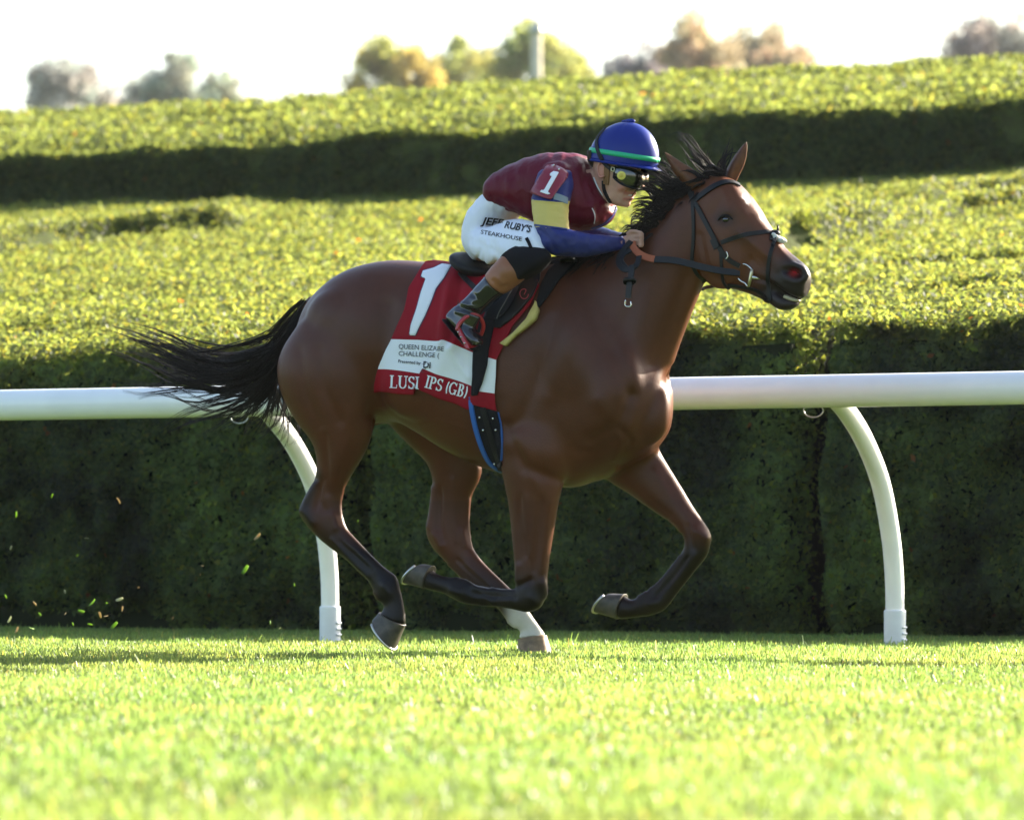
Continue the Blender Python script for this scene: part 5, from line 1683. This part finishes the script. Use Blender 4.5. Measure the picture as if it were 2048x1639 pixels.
far_uarm = pair_stations([(1150, 350, 1098, 345, .165, .060), (1158, 385, 1096, 385, .21, .064), (1168, 425, 1108, 430, .26, .060), (1176, 458, 1130, 470, .29, .056)])
far_farm = pair_stations([(1168, 446, 1130, 478, .29, .054), (1196, 452, 1180, 492, .26, .048), (1224, 462, 1218, 494, .20, .040), (1256, 468, 1250, 490, .13, .030)])

skull = pair_stations([(1262, 262, 1222, 262, 0, .055), (1280, 290, 1192, 292, 0, .075), (1283, 322, 1186, 322, 0, .080), (1277, 345, 1190, 345, 0, .077), (1272, 364, 1196, 364, 0, .070), (1268, 382, 1204, 380, 0, .060), (1261, 398, 1210, 394, 0, .052), (1252, 410, 1222, 406, 0, .036), (1245, 413, 1230, 411, 0, .020)])
neckst = pair_stations([(1222, 404, 1188, 340, 0, .055), (1210, 406, 1180, 350, 0, .056), (1196, 408, 1166, 358, 0, .054), (1170, 412, 1136, 362, 0, .05)])
def fing(pts, r):
    rows = catmull(np.array(pts, float), 4)
    return tube_geo([P(*q) for q in rows], np.interp(np.linspace(0, 1, len(rows)), [0, .5, 1], [r, r * .95, r * .75]), 10)
def hand(sg):
    dv = -.10 if sg < 0 else .10
    g = [loft_geo(pair_stations([(1242, 475, 1242, 495, dv - .04 * (sg < 0) + .03 * (sg > 0), .024), (1254, 470, 1252, 496, dv, .026), (1266, 466, 1264, 494, dv, .028), (1276, 466, 1274, 490, dv, .024)]), 4, 18)]
    o = sg * .026
    for k, (y0, ln) in enumerate(((464, 1.0), (472, 1.06), (480, 1.0), (487, .85))):
        g.append(fing([(1270, y0, dv + o * .5), (1281, y0 + 1, dv + o * 1.0), (1285, y0 + 5, dv + o * .9 - sg * .01), (1278, y0 + 7 * ln, dv + o * 1.5)], .0088))
    g.append(fing([(1254, 468, dv + o * .6), (1263, 462, dv + o * .9), (1274, 463, dv + o * .9), (1281, 466, dv + o * .6)], .0095))
    return g

# body: one skin from head to feet, a little inside the clothes
ins = -0.010
bg_ = [loft_geo(trunk, 4, 24, -.028)] + [loft_geo(s, 4, 24, ins) for s in (pelvis, near_thigh, far_thigh, near_uarm, near_farm, far_uarm, far_farm, near_calf, [(f, b, -v, w) for f, b, v, w in near_calf], near_foot, [(f, b, -v, w) for f, b, v, w in near_foot])]
bg_ += [loft_geo(skull, 5, 28), loft_geo(neckst, 5, 24)] + hand(-1) + hand(1)
bg_ += [loft_geo(pair_stations([(1276, 352, 1262, 350, 0, .010), (1284, 364, 1262, 364, 0, .013), (1290, 373, 1262, 372, 0, .018), (1280, 378, 1262, 380, 0, .018)]), 4, 14),      # nose
        loft_geo(pair_stations([(1270, 384, 1255, 384, 0, .020), (1273, 386, 1255, 388, 0, .026), (1268, 390, 1252, 391, 0, .024)]), 3, 14),                                      # upper lip
        loft_geo(pair_stations([(1266, 394, 1250, 394, 0, .022), (1267, 398, 1250, 399, 0, .022), (1260, 402, 1246, 402, 0, .020)]), 3, 14),                                      # lower lip
        ellipsoid_geo(P(1252, 408, 0), (HEAD * .020, LAT * .022, UP * .014))]
for sg in (-1, 1):
    bg_.append(ellipsoid_geo(P(1246, 372, sg * .055), (HEAD * .03, LAT * .014, UP * .022)))       # cheek bones
    bg_.append(ellipsoid_geo(P(1216, 392, sg * .045), (HEAD * .022, LAT * .014, UP * .02)))       # jaw corners
bd_me, bco, bed = fuse('person_body', bg_, 0.0054)
bco = laplace(bco, bed, 4, .5, taubin=False)
put_co(bd_me, bco)
bco = sculpt(bd_me, bco, [
    ([(1249, 391), (1256, 391), (1264, 392)], -.003, 2.6), ([(1240, 378), (1236, 390), (1238, 400)], -.0025, 3.0), ([(1270, 372), (1258, 378), (1246, 380), (1240, 388)], -.003, 2.5),
    ([(1266, 468), (1284, 469)], -.004, 1.6), ([(1266, 477), (1285, 478)], -.004, 1.6), ([(1266, 485), (1284, 486)], -.004, 1.6),
    ([(1283, 376)], -.003, 2.5), ([(1225, 372), (1232, 395)], -.002, 5)])
put_co(bd_me, bco)
bp_ = project(bco)
tc_ = np.ones((len(bco), 3))
k_ = np.exp(-(poly_dist(bp_, [(1250, 386), (1262, 386), (1270, 386)]) / 3) ** 2) + np.exp(-(poly_dist(bp_, [(1248, 398), (1264, 397)]) / 3) ** 2)
tc_ *= 1 - np.clip(k_, 0, 1)[:, None] * np.array([.10, .42, .36])
tc_ *= 1 - (np.exp(-(np.hypot(bp_[:, 0] - 1245, bp_[:, 1] - 376) / 10) ** 2) * .25)[:, None] * np.array([.1, 1, .9])
tc_ *= (1 - .5 * ((bp_[:, 1] > 420) & (bp_[:, 0] > 1235)))[:, None] ** .35
set_tint(bd_me, tc_)
jbody = link_mesh('body', bd_me, M_SKIN, jockey)
JB = bvh_of(jbody)
# ears
for sg in (-1, 1):
    G = [ellipsoid_geo(P(1203, 341, sg * .080), (HEAD * .017 - UP * .004, LAT * .008 + HEAD * .004, UP * .032 + HEAD * .006), 16, 10)]
    pth = [P(x, y, sg * .088) for x, y in catmull([(1208, 352), (1200, 354), (1196, 342), (1198, 328), (1206, 325), (1211, 333)], 4)]
    G.append(tube_geo(pth, .0045, 8))
    V, F = join_geo(G); e = mesh_from('ear', V, F, mat('ear_skin', (.52, .22, .16), rough=.5), jockey)
# teeth and hair at the nape
V, F = loft_geo(pair_stations([(1252, 389, 1246, 391, 0, .020), (1266, 389, 1262, 393, 0, .022), (1268, 390, 1265, 393, 0, .016)]), 3, 12)
mesh_from('teeth', V, F, mat('white_teeth', (.75, .72, .66), rough=.3), jockey)
V, F = loft_geo(pair_stations([(1206, 302, 1184, 304, 0, .082), (1204, 318, 1184, 318, 0, .079), (1200, 330, 1187, 328, 0, .066), (1196, 336, 1191, 335, 0, .050)]), 4, 22)
mesh_from('hair', V, F, M_HAIRB, jockey)

def garment(name, geos, m, voxel=.006, it=5, strokes=(), wr=None, parent=None, tb=False):
    me, co, ed = fuse(name, geos, voxel)
    co = laplace(co, ed, it, .5, taubin=tb); put_co(me, co)
    if wr:
        nrm = normals_of(me); q = project(co)
        sc, amp, sx, sy = wr
        co = co + nrm * (amp * fbm(q[:, 0] * sx / sc, q[:, 1] * sy / sc, 501 + len(name)))[:, None]; put_co(me, co)
    if strokes: co = sculpt(me, co, strokes); put_co(me, co)
    return link_mesh(name, me, m, parent or jockey)

breeches = garment('breeches', [loft_geo(s, 5, 28) for s in (pelvis, near_thigh, far_thigh)], M_PANTS, it=16, wr=(15, .005, 1.3, .5), strokes=[
    ([(960, 500), (955, 520)], -.004, 4), ([(975, 490), (975, 525)], .005, 4), ([(988, 485), (992, 525)], -.004, 4), ([(1002, 490), (1004, 515)], .004, 4),
    ([(945, 480), (985, 500), (1020, 520)], -.004, 7), ([(985, 430), (1010, 445), (1040, 452)], .004, 5), ([(1040, 490), (1060, 500)], -.004, 4), ([(1060, 470), (1075, 485)], .004, 4)])
BB = bvh_of(breeches)
def lean_text(s, p0, p1, h, bold, sh):
    V, F = glyphs(s, 1.0, sh, bold)
    V = V - [V[:, 0].min(), 0]; V[:, 0] /= V[:, 0].max(); V[:, 1] *= h / .73
    a, b = np.array(p0, float), np.array(p1, float)
    L = np.linalg.norm(b - a); e = (b - a) / L; up = np.array([e[1], -e[0]])
    q = a + np.outer(V[:, 0] * L, e) + np.outer(V[:, 1], up)
    # lay the print on a smooth sheet just outside the cloth, so that no letter sinks into a crease
    dep = np.array([np.linalg.norm(cast(BB, x, y, fallback=P(x, y, -.25))[0] - CAM_POS) for x, y in q])
    u, w = (q[:, 0] - q[:, 0].mean()) / 40, (q[:, 1] - q[:, 1].mean()) / 20
    A = np.stack([np.ones_like(u), u, w, u * u, u * w], 1)
    co, *_ = np.linalg.lstsq(A, dep, rcond=None)
    dep = np.minimum(dep, A @ co) - .003
    W = [CAM_POS + ray(x, y) / np.linalg.norm(ray(x, y)) * d for (x, y), d in zip(q, dep)]
    return mesh_from('breeches_lettering', W, F, M_INK2, breeches, smooth=False)
M_INK2 = mat('print_black', (.008, .008, .010), rough=.5)
lean_text('JEFF', (961, 448), (1007, 453), 15, .03, .25)
lean_text("RUBY'S", (1008, 455), (1062, 465), 14, .03, .25)
lean_text('STEAKHOUSE', (961, 467), (1043, 482), 8.5, .012, .0)
vest = garment('vest', [loft_geo(trunk, 5, 32, .006), ellipsoid_geo(P(1112, 352, -.15), (HEAD * .075, LAT * .055, UP * .06)), ellipsoid_geo(P(1112, 352, .15), (HEAD * .075, LAT * .055, UP * .06)),
        loft_geo(pair_stations([(1192, 410, 1154, 316, 0, .115, 3.0), (1208, 404, 1172, 320, 0, .092, 3.2), (1216, 406, 1180, 331, 0, .080, 3.2), (1221, 408, 1187, 344, 0, .070, 3.0)]), 4, 24)], M_VEST, it=7, wr=(20, .005, 1.3, .7), strokes=[
    ([(1172, 330), (1168, 370), (1178, 400)], -.006, 6), ([(1180, 350), (1196, 395), (1216, 420)], .005, 5), ([(1140, 420), (1170, 425), (1205, 415)], -.005, 7),
    ([(1185, 415), (1190, 440)], .006, 4), ([(1000, 370), (1010, 420)], -.004, 8), ([(1040, 340), (1060, 400), (1062, 440)], .004, 10), ([(985, 395), (1030, 420)], -.004, 6)])
VB = bvh_of(vest)
strap('vest_hem', [(979, 388), (982, 405), (990, 425), (998, 436)], VB, .012, .004, M_VEST, vest, .003)
strap('vest_trim', [(1232, 416), (1224, 432), (1212, 444), (1196, 453), (1182, 457)], VB, .018, .005, M_SLEEVE_N, vest, .002)
strap('collar_edge', [(1186, 356), (1194, 376), (1204, 392), (1215, 405)], VB, .006, .004, M_WHITE, vest, .004)
strap('lapel_strip', [(1184, 416), (1190, 432), (1188, 446)], VB, .004, .003, M_WHITE, vest, .003)  # thin white strip laid over the sculpted fold

def sleeve(nm, ua, fa, sg):
    s = garment('sleeve', [loft_geo(ua, 5, 26, .004), loft_geo(fa, 5, 26, .004)], [M_SLEEVE_N, M_YEL], it=6, wr=(13, .005, .7, 1.2), strokes=[] if sg > 0 else [
        ([(1082, 462), (1100, 480), (1110, 500)], -.005, 5), ([(1100, 456), (1118, 470)], .005, 5), ([(1120, 466), (1128, 490)], -.004, 5), ([(1150, 470), (1152, 505)], .003, 5), ([(1180, 475), (1176, 500)], -.003, 5), ([(1210, 478), (1206, 500)], .003, 4)])
    q = project(np.array([p.center[:] for p in s.data.polygons]))
    y0, y1 = (401, 455) if sg < 0 else (398, 470)
    tt = q[:, 1] - 0.06 * (q[:, 0] - 1100)
    mi = ((tt > y0) & (tt < y1 - .0 * q[:, 0]) & (q[:, 0] < 1150)).astype(np.int32)
    s.data.polygons.foreach_set('material_index', mi); s.data.update()
    return s
slv = sleeve('sleeve', near_uarm, near_farm, -1)
sleeve('sleeve', far_uarm, far_farm, 1)
SLB = bvh_of(slv)
strap('sleeve_band', [(1069, 402), (1090, 404), (1112, 406), (1133, 409)], SLB, .006, .003, M_YEL, slv, .002)
strap('sleeve_band', [(1070, 450), (1090, 453), (1112, 456), (1134, 459)], SLB, .009, .003, M_SLEEVE_N, slv, .002)
strap('sleeve_band', [(1069, 399), (1090, 401), (1112, 402), (1134, 404)], SLB, .009, .003, M_SLEEVE_N, slv, .002)
strap('reflective_band', [(1108, 393), (1120, 396), (1134, 402)], SLB, .030, .003, mat('grey_reflective', (.20, .24, .25), rough=.4), slv, .004)
# number badge on the arm
badge = sheet('arm_badge', [(1064, 386), (1078, 362), (1092, 338), (1098, 333), (1112, 334), (1126, 341), (1135, 350), (1133, 358), (1117, 380), (1102, 402), (1084, 396)], bvh_of(slv, vest), .012, .003, mat('badge_vinyl', (.22, .008, .022), rough=.35, coat=.3), jockey, 4)
BGB = bvh_of(badge)
flat_poly('badge_number', [(1107, 343), (1118, 345), (1096, 384), (1101, 388), (1096, 390), (1080, 384), (1083, 380), (1088, 381), (1104, 353), (1100, 352), (1100, 348)], BGB, M_WHITE, badge, .003, 3)
for (x, y) in ((1119, 339), (1108, 331)):
    V, F = ellipsoid_geo(cast(bvh_of(badge, slv, vest), x, y)[0] - LAT * .004, (HEAD * .005, LAT * .004, UP * .005), 8, 6); mesh_from('badge_pin', V, F, M_STEEL2, badge)
strap('badge_edge', [(1064, 386), (1084, 396), (1102, 402), (1118, 380), (1134, 356)], BGB, .005, .003, mat('badge_rim', (.35, .12, .12), rough=.4), badge, .003)

knee = garment('knee_pad', [loft_geo(knee_cap, 5, 26, .012)], M_KNEE, it=5)
knee_f = mesh_from('knee_pad', mirror(np.array([v.co[:] for v in knee.data.vertices])), [tuple(p.vertices)[::-1] for p in knee.data.polygons], M_KNEE, jockey)
strap('knee_ribbon', [(1053, 477), (1058, 486), (1062, 497)], bvh_of(breeches, knee), .014, .004, M_KNEE, knee, .005)
calf_i = lambda a, b: near_calf[a:b]
def mirrored_part(o, nm, m, par=jockey):
    return mesh_from(nm, mirror(np.array([v.co[:] for v in o.data.vertices])), [tuple(p.vertices)[::-1] for p in o.data.polygons], m, par)
boot = garment('boot', [loft_geo(near_calf[3:], 5, 26, .004), loft_geo(near_foot, 5, 24, .004)], M_BOOT, it=4, strokes=[
    ([(925, 606), (940, 612), (955, 614)], .006, 4), ([(918, 614), (936, 620), (955, 628)], -.009, 4), ([(912, 622), (940, 630), (958, 636)], .006, 4), ([(945, 588), (955, 596)], -.007, 5), ([(980, 560), (960, 585), (945, 605)], .004, 6)])
top_ = garment('boot_top', [loft_geo(pair_stations([(1053, 548, 1020, 507, -.35, .046)]) + near_calf[1:4], 6, 28, .008)], M_BOOTTOP, it=3, parent=boot, strokes=[([(985, 562), (1000, 575), (1014, 572)], -.004, 4), ([(990, 552), (1008, 566)], .003, 4)])
bf = mirrored_part(boot, 'boot', M_BOOT); mirrored_part(top_, 'boot_top', M_BOOTTOP, bf)
sole = garment('sole', [loft_geo(pair_stations([(896, 640, 884, 634, -.38, .040), (912, 660, 902, 656, -.383, .042), (928, 678, 918, 674, -.386, .044), (944, 694, 936, 694, -.388, .042), (958, 696, 948, 702, -.39, .032)]), 5, 18)], M_LEATHER, it=2, parent=boot)
mirrored_part(sole, 'sole', M_LEATHER, bf)

# ---- helmet
def pvec(dx, dy):           # photo direction in the mid plane (metres per pixel at the rider)
    return HEAD * (dx / 490.0 / math.cos(YAW)) - UP * (dy / 490.0)
hf = pvec(134, 26); hf /= np.linalg.norm(hf)
hu = np.cross(LAT, hf); hu *= np.sign(hu[2]); hu /= np.linalg.norm(hu)
hc = P(1247, 319, 0)
A_H, B_H, C_H = .149, .108, .153
def helm_pt(az, el, k=1.0):
    """az 0 = front, el 0 = rim, 90 = top"""
    ce = math.cos(el)
    sh = 1.0 + .03 * math.cos(az) * math.sin(2 * el)
    return hc + k * sh * (hf * A_H * ce * math.cos(az) + LAT * B_H * ce * math.sin(az) + hu * C_H * math.sin(el))
V, F = [], []
NA, NE = 64, 26
els = np.linspace(-.14, math.pi / 2 - .02, NE)
for e in els:
    for k in range(NA):
        a = 2 * math.pi * k / NA
        seam = 1 - .012 * sum(math.exp(-(((a - s + math.pi) % (2 * math.pi) - math.pi) / .05) ** 2) for s in (math.pi / 2, -math.pi / 2, .0, math.pi)) * (e > .15)
        V.append(helm_pt(a, e, seam))
for i in range(NE - 1):
    for k in range(NA):
        k2 = (k + 1) % NA
        F.append((i * NA + k, i * NA + k2, (i + 1) * NA + k2, (i + 1) * NA + k))
V.append(helm_pt(0, math.pi / 2)); tp = len(V) - 1
for k in range(NA): F.append(((NE - 1) * NA + k, (NE - 1) * NA + (k + 1) % NA, tp))
# inside
o_ = len(V)
for e in (-.14, 0.3, .9):
    for k in range(NA): V.append(helm_pt(2 * math.pi * k / NA, e, .93))
for k in range(NA):
    k2 = (k + 1) % NA
    F.append((k2, k, o_ + k, o_ + k2))
    for j in (0, 1): F.append((o_ + j * NA + k2, o_ + j * NA + k, o_ + (j + 1) * NA + k, o_ + (j + 1) * NA + k2))
helmet = mesh_from('helmet', V, F, M_HELM, jockey)
# green band
bw = []
for e in (.055, .185):
    for k in range(NA + 1): bw.append(helm_pt(2 * math.pi * k / NA, e, 1.012))
for k_ in (1.0,):
    F = [(k, k + 1, NA + 1 + k + 1, NA + 1 + k) for k in range(NA)]
bo = mesh_from('band', bw, F, M_GREEN, helmet)
so = bo.modifiers.new('t', 'SOLIDIFY'); so.thickness = .003; so.offset = 1
# rim binding and peak
pth = np.array([helm_pt(a, -.14, 1.0) for a in np.linspace(0, 2 * np.pi, 60)])
V, F = tube_geo(pth, .005, 8); mesh_from('rim', V, F, M_HELM, helmet)
V, F = [], []
na = 21
for i, r in enumerate((0.99, 1.09, 1.16)):
    for a in np.linspace(-1.0, 1.0, na):
        ext = 1 + (r - 1) * max(0.0, math.cos(a * 1.35))
        p = helm_pt(a, -.10, 1.0); q = p - hc
        V.append(hc + q * ext - hu * (.004 * i))
for i in range(2):
    for k in range(na - 1): F.append((i * na + k, i * na + k + 1, (i + 1) * na + k + 1, (i + 1) * na + k))
pk = mesh_from('peak', V, F, M_HELM, helmet); so = pk.modifiers.new('t', 'SOLIDIFY'); so.thickness = .004
V, F = ellipsoid_geo(helm_pt(0, math.pi / 2, 1.02), (hf * .016, LAT * .014, hu * .009), 14, 8); mesh_from('button', V, F, M_HELM, helmet)
V, F = tube_geo([helm_pt(math.pi, 1.35, 1.02), helm_pt(math.pi, 1.5, 1.03), helm_pt(0, 1.5, 1.05), helm_pt(0, 1.42, 1.04)], [.004, .006, .007, .005], 8); mesh_from('tassel_loop', V, F, M_HELM, helmet)
HLB = bvh_of(helmet, jbody)
strap('goggle_strap', [(1212, 258), (1199, 272), (1194, 284), (1197, 301), (1205, 319), (1218, 335), (1228, 339)], HLB, .018, .004, M_BLKSTRAP, helmet, .006)
strap('goggle_strap', [(1207, 321), (1216, 332), (1227, 340)], bvh_of(jbody), .016, .004, M_BLKSTRAP, helmet, .014)
strap('ear_harness', [(1215, 326), (1215, 345), (1213, 368)], HLB, .026, .005, M_TAN, helmet, .006)
strap('chin_strap', [(1208, 362), (1209, 380), (1215, 394), (1222, 404)], HLB, .015, .005, M_BLKSTRAP, helmet, .005)
strap('brow_lining', [(1220, 330), (1240, 335), (1262, 341), (1282, 346)], HLB, .014, .005, M_TAN, helmet, .004)
# ---- goggles
gog = [(1229, 344, -.082, .024), (1242, 350, -.082, .034), (1256, 355, -.072, .037), (1270, 359, -.050, .037), (1280, 362, -.022, .034), (1283, 363, 0, .031)]
gp = np.array([np.r_[P(x, y, v), h] for x, y, v, h in gog])
far_ = gp[::-1][1:].copy(); far_[:, :3] = mirror(far_[:, :3])
gp = catmull(np.vstack([gp, far_]), 4)
cen = P(1235, 352, 0)
V, F = [], []
ring = 16
for r in gp:
    out = r[:3] - cen; out -= UP * (out @ UP); out /= np.linalg.norm(out)
    for t in np.linspace(0, 2 * np.pi, ring, endpoint=False):
        V.append(r[:3] + hu * r[3] * math.sin(t) + out * .012 * math.cos(t))
for i in range(len(gp) - 1):
    for k in range(ring): F.append((i * ring + k, i * ring + (k + 1) % ring, (i + 1) * ring + (k + 1) % ring, (i + 1) * ring + k))
F.append(tuple(range(ring))[::-1]); F.append(tuple((len(gp) - 1) * ring + k for k in range(ring)))
gg = mesh_from('goggles', V, F, M_LENS, jockey)
pth = []
for sgn in (1, -1):
    rows = gp if sgn == 1 else gp[::-1]
    for r in rows:
        out = r[:3] - cen; out -= UP * (out @ UP); out /= np.linalg.norm(out)
        pth.append(r[:3] + hu * r[3] * sgn * .98 + out * .004)
pth.append(pth[0])
V, F = tube_geo(np.array(pth), .004, 8); mesh_from('frame', V, F, M_BLKSTRAP, gg)
dc = P(1243, 351, -.092)
ax = -LAT + HEAD * .25; ax /= np.linalg.norm(ax); e1 = np.cross(ax, UP); e1 /= np.linalg.norm(e1)
for rr, zz, mm in ((.0175, .006, M_YDISC), (.009, .008, mat('yellow_disc_centre', (.6, .45, .06), rough=.4))):
    V, F = tube_geo([dc - ax * .006, dc + ax * zz * .8, dc + ax * zz], [rr, rr, rr * .8], 24); mesh_from('vent_cap', V, F, mm, gg)
bk = [P(x, y, -.094) for x, y in ((1223, 334), (1229, 336), (1228, 343), (1222, 341), (1223, 334))]
V, F = tube_geo(bk, .0025, 6); mesh_from('strap_buckle', V, F, mat('buckle_brass', (.7, .66, .4), rough=.3, metal=1.0), gg)
# sleeve cuffs on the wrists
for sl, fa in ((slv, near_farm),):
    strap('cuff', [(1244, 474), (1245, 484), (1245, 496)], bvh_of(slv, jbody), .008, .004, M_SLEEVE_N, slv, .003)

# ================================================================== turf flying up behind the hooves
rngc = np.random.default_rng(77)
clips = [(104, 990, 7), (238, 1000, 9), (33, 1028, 8), (173, 1075, 6), (22, 1094, 7), (515, 1073, 11), (404, 1131, 5), (400, 1148, 6), (490, 1139, 14), (278, 1174, 6), (239, 1198, 10), (213, 1205, 6), (185, 1205, 12), (163, 1222, 10), (200, 1228, 9), (70, 1206, 7), (131, 1227, 5), (180, 1247, 7), (228, 1250, 12), (20, 1238, 10), (62, 1256, 9), (34, 1259, 9), (80, 1228, 7), (12, 1192, 6), (245, 1217, 7), (212, 1232, 6), (540, 1244, 5), (588, 1168, 6), (716, 1042, 4), (346, 1235, 4), (130, 1182, 5), (155, 1110, 4), (560, 1255, 4), (146, 1247, 5)]
M_CLIP = [mat('grass_clipping_green', (.16, .26, .04), rough=.5, translucent=.5, tcol=(.4, .6, .06)), mat('grass_clipping_dry', (.42, .33, .17), rough=.6, translucent=.4, tcol=(.6, .45, .2)), mat('grass_clipping_pale', (.5, .5, .34), rough=.5, translucent=.4, tcol=(.6, .6, .3))]
for i, (x, y, s) in enumerate(clips):
    v = rngc.uniform(-.25, .25)
    c0 = P(x, y, v)
    L_, w_ = s * 1.6 / 490, s * .36 / 490
    d = rngc.normal(0, 1, 3); d[1] *= .4; d /= np.linalg.norm(d)
    n_ = rngc.normal(0, 1, 3); n_[1] -= 1.5; sd = np.cross(d, n_); sd /= np.linalg.norm(sd); n_ = np.cross(sd, d)
    V = []
    for t in (-.5, -.15, .2, .5):
        wd = w_ * (1 - abs(t) * .8)
        b = c0 + d * L_ * t + n_ * L_ * .35 * t * t
        V += [b - sd * wd, b + sd * wd, b + sd * wd + n_ * .0012, b - sd * wd + n_ * .0012]
    F = []
    for k in range(3):
        a = k * 4; b = a + 4
        for q in range(4): F.append((a + q, a + (q + 1) % 4, b + (q + 1) % 4, b + q))
    F += [(3, 2, 1, 0), (12, 13, 14, 15)]
    m_ = M_CLIP[0] if rngc.random() < .55 else M_CLIP[1 + int(rngc.random() < .5)]
    o = mesh_from('grass_clipping', V, F, m_)
    tag(o, 'torn blade of grass flying through the air behind the horse', 'grass clipping', 'grass clippings kicked up by the hooves')
